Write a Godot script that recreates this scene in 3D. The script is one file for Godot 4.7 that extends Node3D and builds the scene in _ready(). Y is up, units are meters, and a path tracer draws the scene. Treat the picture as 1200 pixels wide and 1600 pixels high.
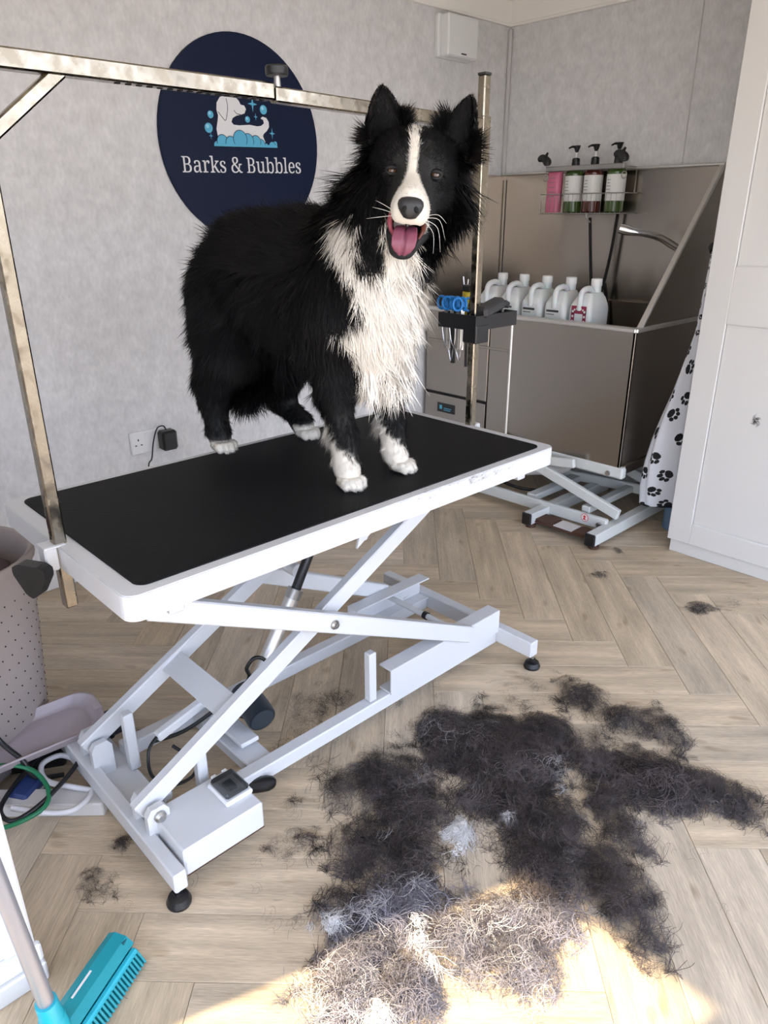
extends Node3D

# ---------------------------------------------------------------- mesh building
class MB:
	var v := PackedVector3Array()
	var n := PackedVector3Array()
	var uv := PackedVector2Array()
	var c := PackedColorArray()
	var ix := PackedInt32Array()
	var col := Color.WHITE
	var colored := false
	func vert(p: Vector3, nn: Vector3, t := Vector2.ZERO) -> int:
		v.append(p); n.append(nn); uv.append(t); c.append(col)
		return v.size() - 1
	func tri(a: Vector3, b: Vector3, d: Vector3) -> void:   # counter-clockwise from outside
		var nn := (b - a).cross(d - a).normalized()
		var i := vert(a, nn); vert(b, nn); vert(d, nn)
		ix.append(i); ix.append(i + 2); ix.append(i + 1)
	func quad(a: Vector3, b: Vector3, d: Vector3, e: Vector3, ua := Vector2(0, 1), ub := Vector2(1, 1), ud := Vector2(1, 0), ue := Vector2(0, 0)) -> void:
		var nn := (d - a).cross(e - b).normalized()
		var i := vert(a, nn, ua); vert(b, nn, ub); vert(d, nn, ud); vert(e, nn, ue)
		for k in [0, 2, 1, 0, 3, 2]: ix.append(i + k)
	func box(at: Vector3, size: Vector3, bev := 0.002, bs := Basis()) -> MB:
		var h := size * 0.5
		bev = minf(bev, minf(h.x, minf(h.y, h.z)) * 0.9)
		var i := h - Vector3(bev, bev, bev)
		for ax in 3:
			var p := (ax + 1) % 3
			var q := (ax + 2) % 3
			for s in [-1.0, 1.0]:
				var pts: Array[Vector3] = []
				var ts: Array[Vector2] = []
				for k in [[-1, -1], [1, -1], [1, 1], [-1, 1]]:
					var w := Vector3.ZERO
					w[ax] = h[ax] * s; w[p] = i[p] * k[0]; w[q] = i[q] * k[1]
					pts.append(at + bs * w); ts.append(Vector2(w[p], w[q]))
				if s > 0: quad(pts[0], pts[1], pts[2], pts[3], ts[0], ts[1], ts[2], ts[3])
				else: quad(pts[3], pts[2], pts[1], pts[0], ts[3], ts[2], ts[1], ts[0])
			if bev > 0.0:
				for sp in [-1.0, 1.0]:
					for sq in [-1.0, 1.0]:
						var a := Vector3.ZERO
						var b := Vector3.ZERO
						a[p] = h[p] * sp; a[q] = i[q] * sq; a[ax] = -i[ax]
						b[p] = i[p] * sp; b[q] = h[q] * sq; b[ax] = -i[ax]
						var a2 := a; a2[ax] = i[ax]
						var b2 := b; b2[ax] = i[ax]
						if sp * sq > 0: quad(at + bs * a, at + bs * b, at + bs * b2, at + bs * a2)
						else: quad(at + bs * b, at + bs * a, at + bs * a2, at + bs * b2)
		if bev > 0.0:
			for sx in [-1.0, 1.0]:
				for sy in [-1.0, 1.0]:
					for sz in [-1.0, 1.0]:
						var a := at + bs * Vector3(h.x * sx, i.y * sy, i.z * sz)
						var b := at + bs * Vector3(i.x * sx, h.y * sy, i.z * sz)
						var d := at + bs * Vector3(i.x * sx, i.y * sy, h.z * sz)
						if sx * sy * sz > 0: tri(a, b, d)
						else: tri(a, d, b)
		return self
	func bar(a: Vector3, b: Vector3, w: float, h: float, bev := 0.003, up := Vector3.UP) -> MB:   # w across, h along up
		var z := (b - a).normalized()
		var x := up.cross(z).normalized()
		var y := z.cross(x)
		return box((a + b) * 0.5, Vector3(w, h, a.distance_to(b)), bev, Basis(x, y, z))
	func tube(pts: PackedVector3Array, radii: Array, segs := 10, caps := true, flat := 1.0) -> MB:
		var up := Vector3.UP
		var first := v.size()
		var m := pts.size()
		var prev := Vector3.ZERO
		for k in m:
			var d := (pts[mini(k + 1, m - 1)] - pts[maxi(k - 1, 0)]).normalized()
			if k == 0:
				if absf(d.y) > 0.9: up = Vector3.RIGHT
			else: up = prev
			var x := up.cross(d).normalized()
			var y := d.cross(x).normalized()
			prev = y
			var r: float = radii[mini(k, radii.size() - 1)]
			for s in segs + 1:
				var g := TAU * s / segs
				var o := x * cos(g) + y * sin(g) * flat
				vert(pts[k] + o * r, o.normalized(), Vector2(float(s) / segs, float(k) / maxf(1, m - 1)))
		for k in m - 1:
			for s in segs:
				var a := first + k * (segs + 1) + s
				var b := a + 1
				var d2 := a + segs + 1
				for q in [a, d2, b, b, d2, d2 + 1]: ix.append(q)
		if caps:
			for e in [0, m - 1]:
				var d := (pts[1] - pts[0]).normalized() * -1.0 if e == 0 else (pts[m - 1] - pts[m - 2]).normalized()
				var ctr := vert(pts[e], d)
				var ring: Array[int] = []
				for s in segs + 1: ring.append(vert(v[first + e * (segs + 1) + s], d))
				for s in segs:
					if e == 0:
						for q in [ctr, ring[s], ring[s + 1]]: ix.append(q)
					else:
						for q in [ctr, ring[s + 1], ring[s]]: ix.append(q)
		return self
	func lathe(prof: Array, segs := 20, xf := Transform3D(), sharp := true, arc := TAU) -> MB:   # profile of (radius, height), going up outside
		for k in prof.size() - 1:
			var a: Vector2 = prof[k]
			var b: Vector2 = prof[k + 1]
			if a.distance_to(b) < 1e-6: continue
			var na := Vector2(b.y - a.y, a.x - b.x).normalized()
			var nb := na
			if not sharp:
				if k > 0:
					var z: Vector2 = prof[k - 1]
					na = (na + Vector2(a.y - z.y, z.x - a.x).normalized()).normalized()
				if k < prof.size() - 2:
					var z: Vector2 = prof[k + 2]
					nb = (nb + Vector2(z.y - b.y, b.x - z.x).normalized()).normalized()
			var f := v.size()
			for s in segs + 1:
				var g := arc * s / segs
				var o := Vector3(cos(g), 0, sin(g))
				vert(xf * (o * a.x + Vector3(0, a.y, 0)), (xf.basis * (o * na.x + Vector3(0, na.y, 0))).normalized(), Vector2(float(s) / segs, a.y))
				vert(xf * (o * b.x + Vector3(0, b.y, 0)), (xf.basis * (o * nb.x + Vector3(0, nb.y, 0))).normalized(), Vector2(float(s) / segs, b.y))
			for s in segs:
				var i := f + s * 2
				for q in [i, i + 2, i + 1, i + 1, i + 2, i + 3]: ix.append(q)
		return self
	func prism(poly: PackedVector2Array, depth: float, xf := Transform3D(), sides := true) -> MB:   # polygon in x, y (any turn) drawn out along +z
		if Geometry2D.is_polygon_clockwise(poly):
			poly = poly.duplicate(); poly.reverse()
		var t := Geometry2D.triangulate_polygon(poly)
		for k in range(0, t.size(), 3):
			var q := [poly[t[k]], poly[t[k + 1]], poly[t[k + 2]]]
			if (q[1] - q[0]).cross(q[2] - q[0]) < 0: q = [q[0], q[2], q[1]]
			tri(xf * Vector3(q[0].x, q[0].y, depth), xf * Vector3(q[1].x, q[1].y, depth), xf * Vector3(q[2].x, q[2].y, depth))
			if sides: tri(xf * Vector3(q[0].x, q[0].y, 0), xf * Vector3(q[2].x, q[2].y, 0), xf * Vector3(q[1].x, q[1].y, 0))
		if sides:
			for k in poly.size():
				var a := poly[k]
				var b := poly[(k + 1) % poly.size()]
				quad(xf * Vector3(a.x, a.y, 0), xf * Vector3(b.x, b.y, 0), xf * Vector3(b.x, b.y, depth), xf * Vector3(a.x, a.y, depth))
		return self
	func mesh() -> ArrayMesh:
		var a := []
		a.resize(Mesh.ARRAY_MAX)
		a[Mesh.ARRAY_VERTEX] = v; a[Mesh.ARRAY_NORMAL] = n; a[Mesh.ARRAY_TEX_UV] = uv; a[Mesh.ARRAY_INDEX] = ix
		if colored: a[Mesh.ARRAY_COLOR] = c
		var m := ArrayMesh.new()
		m.add_surface_from_arrays(Mesh.PRIMITIVE_TRIANGLES, a)
		return m

# ---------------------------------------------------------------- naming
var used := {}
func numbered(s: String) -> String:
	used[s] = used.get(s, -1) + 1
	return s if used[s] == 0 else "%s_%03d" % [s, used[s]]
func mi(called: String, mesh: Mesh, m: Material, parent: Node = self) -> MeshInstance3D:
	var o := MeshInstance3D.new()
	o.mesh = mesh
	o.material_override = m
	o.cast_shadow = GeometryInstance3D.SHADOW_CASTING_SETTING_ON
	if parent == self:
		o.name = numbered(called); add_child(o)
	else:
		o.name = called
		var k := 0
		while parent.has_node(NodePath(String(o.name))):
			k += 1; o.name = "%s_%03d" % [called, k]
		parent.add_child(o, true)
	return o
func ob(called: String, b: MB, m: Material, parent: Node = self) -> MeshInstance3D:
	return mi(called, b.mesh(), m, parent)
func tag(o: Node, label: String, category: String, group := "") -> Node:
	o.set_meta("label", label); o.set_meta("category", category)
	if group: o.set_meta("group", group)
	return o
func thing(called: String, label: String, category: String, at := Vector3.ZERO, turn := 0.0, group := "") -> Node3D:
	var o := Node3D.new()
	o.name = numbered(called); add_child(o)
	o.position = at; o.rotation.y = turn
	tag(o, label, category, group)
	return o
func struct(called: String, b: MB, m: Material, parent: Node = self) -> MeshInstance3D:
	var o := ob(called, b, m, parent)
	o.set_meta("kind", "structure")
	return o
func V(x: float, y: float, z: float) -> Vector3: return Vector3(x, y, z)
func PV(a: Array) -> PackedVector3Array: return PackedVector3Array(a)
func smooth_path(p: Array, per := 6) -> PackedVector3Array:
	var o := PackedVector3Array()
	for k in p.size() - 1:
		for s in per:
			o.append(p[k].cubic_interpolate(p[k + 1], p[maxi(k - 1, 0)], p[mini(k + 2, p.size() - 1)], float(s) / per))
	o.append(p[-1])
	return o
func round_rect(w: float, h: float, r: float, n := 5) -> PackedVector2Array:
	var o := PackedVector2Array()
	for q in 4:
		var cc := Vector2([1, -1, -1, 1][q] * (w / 2 - r), [1, 1, -1, -1][q] * (h / 2 - r))
		for k in n + 1:
			var g := PI / 2 * (q + float(k) / n)
			o.append(cc + Vector2(cos(g), sin(g)) * r)
	return o
func circle(r: float, n := 32, cx := 0.0, cy := 0.0) -> PackedVector2Array:
	var o := PackedVector2Array()
	for k in n: o.append(Vector2(cx + cos(TAU * k / n) * r, cy + sin(TAU * k / n) * r))
	return o
func text(s: String, size: float, m: Material, xf: Transform3D, parent: Node, font := "Droid Serif", called := "lettering", bold := false) -> MeshInstance3D:   # size: height of a capital, roughly
	var f := SystemFont.new()
	f.font_names = PackedStringArray([font])
	if bold: f.font_weight = 700
	var t := TextMesh.new()
	t.text = s; t.font = f; t.font_size = 64; t.pixel_size = size / 46.0; t.depth = 0.0006; t.curve_step = 1.0
	var o := mi(called, t, m, parent)
	o.transform = xf
	return o

# ---------------------------------------------------------------- materials
var M := {}
func mat(key: String, color: Color, rough := 0.5, metal := 0.0) -> StandardMaterial3D:
	var m := StandardMaterial3D.new()
	m.resource_name = key
	m.albedo_color = color; m.roughness = rough; m.metallic = metal
	M[key] = m
	return m
func rgb8(r: int, g: int, b: int) -> Color: return Color(r / 255.0, g / 255.0, b / 255.0)
func noise_bytes(w: int, h: int, freq: float, sd: int, oct := 3, kind := FastNoiseLite.TYPE_SIMPLEX_SMOOTH, tall := 1.0, wide := 1.0) -> PackedByteArray:
	var f := FastNoiseLite.new()
	f.noise_type = kind; f.seed = sd; f.frequency = freq; f.fractal_octaves = oct
	var im := f.get_seamless_image(int(w / wide), int(h / tall), false, false, 0.1)
	im.convert(Image.FORMAT_L8)
	im.resize(w, h, Image.INTERPOLATE_CUBIC)
	return im.get_data()
func grey_texture(b: PackedByteArray, w: int, h: int) -> ImageTexture:
	return ImageTexture.create_from_image(Image.create_from_data(w, h, false, Image.FORMAT_L8, b))
func bump(m: StandardMaterial3D, t: Texture2D, cm: float) -> void:
	m.heightmap_enabled = true; m.heightmap_texture = t; m.heightmap_scale = cm
func tri_map(m: StandardMaterial3D, scale: Vector3, world := true) -> void:
	m.uv1_triplanar = true; m.uv1_world_triplanar = world; m.uv1_scale = scale

func make_materials() -> void:
	# wall covering: pale grey with a mottled, crackled print
	var w := 768
	var a := noise_bytes(w, w, 0.012, 3, 4)
	var b := noise_bytes(w, w, 0.05, 5, 3, FastNoiseLite.TYPE_SIMPLEX_SMOOTH, 2.0)
	var cr := noise_bytes(w, w, 0.02, 9, 3, FastNoiseLite.TYPE_SIMPLEX, 1.6)
	var o := PackedByteArray()
	o.resize(w * w * 3)
	for k in w * w:
		var t := 0.90 + (a[k] - 128) * 0.0003 + (b[k] - 128) * 0.00025
		var crack := absf(cr[k] - 128.0)
		if crack < 5.0: t -= (5.0 - crack) * 0.005
		o[k * 3] = int(clampf(t, 0, 1) * 236); o[k * 3 + 1] = int(clampf(t, 0, 1) * 235); o[k * 3 + 2] = int(clampf(t, 0, 1) * 235)
	var wall := mat("wall_covering", Color(1, 1, 1), 0.75)
	wall.albedo_texture = ImageTexture.create_from_image(Image.create_from_data(w, w, false, Image.FORMAT_RGB8, o))
	tri_map(wall, Vector3(1.5, 1.5, 1.5))
	# oak planks
	var pw := 768
	var ph := 1024
	var g1 := noise_bytes(pw, ph, 0.02, 21, 4, FastNoiseLite.TYPE_SIMPLEX_SMOOTH, 12.0)
	var g2 := noise_bytes(pw, ph, 0.12, 22, 3, FastNoiseLite.TYPE_SIMPLEX_SMOOTH, 24.0)
	var g3 := noise_bytes(pw, ph, 0.008, 23, 3, FastNoiseLite.TYPE_SIMPLEX_SMOOTH, 3.0)
	var kn := noise_bytes(pw, ph, 0.011, 24, 2, FastNoiseLite.TYPE_SIMPLEX_SMOOTH, 2.2)
	var g4 := noise_bytes(pw, ph, 0.35, 25, 2, FastNoiseLite.TYPE_SIMPLEX_SMOOTH, 10.0)
	var po := PackedByteArray()
	po.resize(pw * ph * 3)
	var hb := PackedByteArray()
	hb.resize(pw * ph)
	for k in pw * ph:
		var ring := sin((g1[k] * 0.35 + g3[k] * 0.45))
		var t := 1.0 + (g1[k] - 128) * 0.0005 + (g2[k] - 128) * 0.00045 + (g4[k] - 128) * 0.0007 + (g3[k] - 128) * 0.0007 + ring * 0.010
		var knot := clampf((kn[k] - 196.0) / 40.0, 0.0, 1.0)
		t -= knot * 0.2
		po[k * 3] = int(clampf(t * 197, 0, 255)); po[k * 3 + 1] = int(clampf(t * 180 - knot * 6, 0, 255)); po[k * 3 + 2] = int(clampf(t * 156 - knot * 12, 0, 255))
		hb[k] = g2[k]
	var wood := ImageTexture.create_from_image(Image.create_from_data(pw, ph, false, Image.FORMAT_RGB8, po))
	var wood_bump := grey_texture(hb, pw, ph)
	for k in 4:
		var m := mat("oak_%d" % k, [Color(1, 1, 1), Color(0.94, 0.935, 0.925), Color(1.0, 0.985, 0.96), Color(0.965, 0.95, 0.92)][k], 0.42)
		m.albedo_texture = wood
		bump(m, wood_bump, 0.012)
	mat("floor_bed", rgb8(96, 80, 62), 0.9)
	mat("white_paint", rgb8(226, 224, 220), 0.5)
	mat("ceiling_paint", rgb8(240, 237, 230), 0.85)
	mat("cabinet_white", rgb8(208, 206, 202), 0.42)
	mat("plastic_white", rgb8(226, 227, 227), 0.35)
	mat("trim_grey", rgb8(190, 188, 188), 0.6)
	var pc := mat("powder_white", rgb8(204, 205, 206), 0.33)
	pc.clearcoat_enabled = true; pc.clearcoat = 0.25; pc.clearcoat_roughness = 0.25
	var pcg := mat("powder_grey", rgb8(205, 208, 205), 0.4)
	pcg.clearcoat_enabled = true; pcg.clearcoat = 0.2
	# ribbed rubber mat: a fine weave of ridges
	var rb := PackedByteArray()
	rb.resize(64 * 64)
	for y in 64:
		for x in 64: rb[y * 64 + x] = int(128 + 90 * sin(TAU * (x + y) / 16.0) * 0.5 + 90 * sin(TAU * (x - y) / 16.0) * 0.5)
	var rubber := mat("rubber", rgb8(13, 14, 16), 0.62)
	bump(rubber, grey_texture(rb, 64, 64), 0.05)
	tri_map(rubber, Vector3(40, 40, 40))
	rubber.metallic_specular = 0.3
	# brushed steel: the grain runs up and down
	var steel := mat("steel", rgb8(164, 156, 147), 0.27, 1.0)
	steel.anisotropy_enabled = true
	steel.anisotropy = 0.5
	var steel2 := mat("steel_bright", rgb8(214, 212, 208), 0.42, 1.0)
	steel2.metallic = 0.9
	# polished square tube, slightly stained
	var ps := noise_bytes(256, 256, 0.03, 51, 4)
	var pr := PackedByteArray()
	pr.resize(256 * 256)
	for k in 256 * 256: pr[k] = int(clampf(58 + (ps[k] - 128) * 0.30, 30, 120))
	var chrome := mat("polished_steel", rgb8(147, 138, 123), 1.0, 1.0)
	chrome.roughness_texture = grey_texture(pr, 256, 256)
	tri_map(chrome, Vector3(4, 4, 4))
	mat("chrome", rgb8(225, 225, 228), 0.08, 1.0)
	mat("zinc", rgb8(170, 168, 164), 0.35, 0.9)
	mat("black_plastic", rgb8(20, 20, 22), 0.38)
	mat("black_matt", rgb8(16, 16, 17), 0.7)
	mat("charcoal", rgb8(44, 44, 46), 0.5)
	mat("motor_blue", rgb8(38, 46, 54), 0.4)
	mat("dark_hole", rgb8(10, 10, 11), 0.9)
	var navy := mat("navy", rgb8(22, 31, 56), 0.5)
	navy.metallic_specular = 0.25
	navy.clearcoat_enabled = true; navy.clearcoat = 0.05; navy.clearcoat_roughness = 0.35
	mat("logo_white", rgb8(222, 222, 224), 0.5)
	mat("logo_blue", rgb8(84, 172, 206), 0.5)
	mat("logo_blue_light", rgb8(150, 208, 228), 0.5)
	mat("scissor_blue", rgb8(24, 120, 196), 0.3)
	mat("yellow", rgb8(214, 186, 50), 0.45)
	mat("pink_bottle", rgb8(206, 112, 140), 0.4)
	mat("green_bottle", rgb8(58, 80, 30), 0.2)
	mat("brown_bottle", rgb8(84, 36, 26), 0.2)
	mat("label_paper", rgb8(222, 222, 218), 0.6)
	mat("print_grey", rgb8(120, 120, 122), 0.7)
	mat("print_dark", rgb8(60, 60, 64), 0.7)
	mat("print_red", rgb8(150, 50, 80), 0.7)
	var jug := mat("jug_plastic", rgb8(222, 226, 226), 0.4)
	jug.subsurf_scatter_enabled = true; jug.subsurf_scatter_strength = 0.25
	mat("jug_cap", rgb8(232, 232, 230), 0.5)
	mat("sticker_red", rgb8(206, 40, 52), 0.5)
	mat("rust", rgb8(74, 48, 36), 0.85)
	mat("cloth_white", rgb8(214, 216, 222), 0.85)
	mat("cloth_black", rgb8(18, 18, 20), 0.8)
	mat("water_bottle", rgb8(88, 112, 134), 0.25)
	mat("basket", rgb8(158, 147, 142), 0.55)
	mat("basket_cloth", rgb8(96, 80, 84), 0.9)
	mat("tray_mauve", rgb8(172, 160, 162), 0.4)
	mat("board_white", rgb8(206, 202, 198), 0.5)
	mat("cable_green", rgb8(20, 110, 70), 0.4)
	mat("cable_white", rgb8(216, 214, 214), 0.45)
	mat("adapter_blue", rgb8(44, 62, 112), 0.45)
	mat("turquoise", rgb8(18, 138, 148), 0.4)
	mat("turquoise_light", rgb8(38, 166, 184), 0.35)
	mat("turquoise_dark", rgb8(8, 84, 92), 0.5)
	mat("broom_shaft", rgb8(160, 163, 172), 0.45, 0.7)
	var smoke := mat("smoked_cover", Color(0.10, 0.11, 0.12, 0.72), 0.12)
	smoke.transparency = BaseMaterial3D.TRANSPARENCY_ALPHA
	var pane := mat("window_glass", Color(0.98, 1, 0.99, 0.06), 0.02)
	pane.transparency = BaseMaterial3D.TRANSPARENCY_ALPHA
	mat("paving", rgb8(176, 168, 156), 0.9)

# ================================================================ the scene
func _ready() -> void:
	# camera
	var cam := Camera3D.new()
	cam.name = "camera"
	cam.fov = 70.379; cam.near = 0.02; cam.far = 200.0
	cam.position = Vector3(-1.0025, 1.2614, 1.3314)
	cam.basis = Basis(Vector3.UP, deg_to_rad(-43.349)) * Basis(Vector3.RIGHT, deg_to_rad(-22.273)) * Basis(Vector3.BACK, deg_to_rad(-0.273))
	add_child(cam)
	cam.current = true
	# sky, exposure
	var we := WorldEnvironment.new()
	we.name = "world"
	var env := Environment.new()
	var sky := Sky.new()
	var sm := ProceduralSkyMaterial.new()
	sm.sky_top_color = Color(0.635, 0.725, 0.885); sm.sky_horizon_color = Color(0.945, 0.945, 0.95)
	sm.ground_horizon_color = Color(0.74, 0.73, 0.70); sm.ground_bottom_color = Color(0.5, 0.47, 0.43)
	sm.sky_energy_multiplier = 1.0
	sky.sky_material = sm
	env.background_mode = Environment.BG_SKY; env.sky = sky
	env.background_energy_multiplier = 2.2
	env.tonemap_mode = Environment.TONE_MAPPER_LINEAR
	env.tonemap_exposure = 3.9
	env.sdfgi_enabled = true; env.ssao_enabled = true; env.ssil_enabled = true
	we.environment = env
	add_child(we)
	var sun := DirectionalLight3D.new()
	sun.name = "sun"
	sun.light_color = Color(1.0, 0.91, 0.76); sun.light_energy = 1.6
	sun.light_angular_distance = 0.6; sun.shadow_enabled = true
	add_child(sun)
	sun.look_at_from_position(Vector3(-1.0, 0.965, -0.34) * 4.0, Vector3.ZERO)
	make_materials()
	build_room()
	build_floor()
	build_table()
	build_grooming_arm()
	build_sign()
	build_wall_things()
	build_bath()
	build_bath_things()
	build_right_side()
	build_left_side()
	build_broom()
	build_dog()
	build_hair()

const ZL := -1.22
const XR := 2.255
func build_room() -> void:
	var T := 0.12
	struct("wall_left", MB.new().box(V(0.0275, 1.045, ZL - T / 2), V(4.7, 2.33, T), 0.0), M.wall_covering)
	struct("wall_right", MB.new().box(V(XR + T / 2, 1.045, 0.54), V(T, 2.33, 3.76), 0.0), M.wall_covering)
	struct("ceiling", MB.new().box(V(0.03, 2.27, 0.54), V(4.7, 0.12, 3.8), 0.0), M.ceiling_paint)
	# painted frieze above the wall covering, with a small bead under it
	var fr := MB.new().box(V(0.03, 2.15, ZL + 0.006), V(4.45, 0.124, 0.012), 0.0)
	fr.box(V(0.03, 2.092, ZL + 0.008), V(4.45, 0.012, 0.016), 0.003)
	struct("trim_1", fr, M.ceiling_paint)
	var fr2 := MB.new().box(V(XR - 0.006, 2.15, 0.54), V(0.012, 0.124, 3.5), 0.0)
	fr2.box(V(XR - 0.008, 2.092, 0.54), V(0.016, 0.012, 3.5), 0.003)
	struct("trim_2", fr2, M.ceiling_paint)
	# corner bead and panel seams
	struct("trim_3", MB.new().box(V(XR - 0.01, 1.04, ZL + 0.01), V(0.02, 2.08, 0.02), 0.006), M.trim_grey)
	struct("trim_4", MB.new().box(V(XR - 0.001, 1.76, -0.27), V(0.003, 0.66, 0.004), 0.0), M.trim_grey)
	struct("trim_5", MB.new().box(V(1.0, 2.2, ZL + 0.02), V(2.5, 0.02, 0.04), 0.006), M.ceiling_paint)
	struct("baseboard_left", MB.new().box(V(0.0, 0.045, ZL + 0.009), V(4.4, 0.09, 0.018), 0.004), M.white_paint)
	# wall behind the camera, with the window that lets the sun in
	# fully glazed front behind the camera
	var wx0 := -1.85
	var wx1 := 2.05
	var wy1 := 2.06
	var zr := 2.3
	var rw := MB.new()
	rw.box(V((-2.12 + wx0) / 2, 1.045, zr + 0.06), V(wx0 + 2.12, 2.33, T), 0.0)
	rw.box(V((wx1 + 2.375) / 2, 1.045, zr + 0.06), V(2.375 - wx1, 2.33, T), 0.0)
	rw.box(V((wx0 + wx1) / 2, (wy1 + 2.21) / 2, zr + 0.06), V(wx1 - wx0, 2.21 - wy1, T), 0.0)
	struct("wall_rear", rw, M.wall_covering)
	var wf := Node3D.new()
	wf.name = "window_1"; add_child(wf); wf.set_meta("kind", "structure")
	for k in 4:
		var x0 := lerpf(wx0, wx1, k / 4.0)
		var x1 := lerpf(wx0, wx1, (k + 1) / 4.0)
		var f := MB.new()
		for x in [x0 + 0.025, x1 - 0.025]: f.box(V(x, wy1 / 2, zr + 0.06), V(0.05, wy1, 0.06), 0.004)
		for y in [0.03, wy1 - 0.025]: f.box(V((x0 + x1) / 2, y, zr + 0.06), V(x1 - x0 - 0.1, 0.05, 0.06), 0.004)
		ob("frame", f, M.white_paint, wf)
		ob("pane", MB.new().box(V((x0 + x1) / 2, wy1 / 2, zr + 0.06), V(x1 - x0 - 0.1, wy1 - 0.1, 0.006), 0.0), M.window_glass, wf)
	# left side wall with the narrow glazed door that lets the sun in
	var xe := -2.0
	var dz0 := 0.046
	var dz1 := 0.446
	var ew := MB.new()
	ew.box(V(xe - 0.06, 1.045, (dz0 - 0.05 - 1.34) / 2), V(T, 2.33, dz0 - 0.05 + 1.34), 0.0)
	var w20 := 0.75   # a tall side window next to the door
	var w21 := 2.15
	ew.box(V(xe - 0.06, 1.045, (dz1 + 0.05 + w20) / 2), V(T, 2.33, w20 - dz1 - 0.05), 0.0)
	ew.box(V(xe - 0.06, 1.045, (w21 + 2.42) / 2), V(T, 2.33, 2.42 - w21), 0.0)
	ew.box(V(xe - 0.06, 2.135, (w20 + w21) / 2), V(T, 0.15, w21 - w20), 0.0)
	var w2 := Node3D.new()
	w2.name = "window_2"; add_child(w2); w2.set_meta("kind", "structure")
	var f2 := MB.new()
	for z in [w20 + 0.025, w21 - 0.025]: f2.box(V(xe - 0.06, 1.03, z), V(0.06, 2.06, 0.05), 0.004)
	for y in [0.03, 2.035]: f2.box(V(xe - 0.06, y, (w20 + w21) / 2), V(0.06, 0.05, w21 - w20 - 0.1), 0.004)
	ob("frame", f2, M.white_paint, w2)
	ob("pane", MB.new().box(V(xe - 0.06, 1.03, (w20 + w21) / 2), V(0.006, 1.96, w21 - w20 - 0.1), 0.0), M.window_glass, w2)
	ew.box(V(xe - 0.06, 2.155, (dz0 + dz1) / 2), V(T, 0.11, dz1 - dz0 + 0.1), 0.0)
	struct("wall_entrance", ew, M.wall_covering)
	var d := Node3D.new()
	d.name = "door_1"; add_child(d); d.set_meta("kind", "structure")
	var df := MB.new()
	for z in [dz0 - 0.025, dz1 + 0.025]: df.box(V(xe - 0.03, 1.05, z), V(0.06, 2.1, 0.05), 0.004)
	for y in [0.03, 2.075]: df.box(V(xe - 0.03, y, (dz0 + dz1) / 2), V(0.06, 0.05, dz1 - dz0), 0.004)
	ob("frame", df, M.white_paint, d)
	ob("pane", MB.new().box(V(xe - 0.03, 1.05, (dz0 + dz1) / 2), V(0.006, 2.0, dz1 - dz0), 0.0), M.window_glass, d)
	# short partition on the left, with a moulded edge
	struct("wall_partition", MB.new().box(V(-1.065, 1.045, 0.202), V(0.43, 2.33, 0.10), 0.003), M.wall_covering)
	struct("trim_6", MB.new().box(V(-0.862, 1.145, 0.202), V(0.05, 2.13, 0.116), 0.004), M.white_paint)
	var bp := MB.new().box(V(-1.055, 0.021, 0.262), V(0.45, 0.042, 0.024), 0.003)
	bp.box(V(-1.056, 0.062, 0.259), V(0.452, 0.038, 0.018), 0.004)
	struct("baseboard_partition", bp, M.white_paint)
	struct("ground_outside", MB.new().box(V(0, -0.22, 0), V(60, 0.1, 60), 0.0), M.paving)

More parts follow.
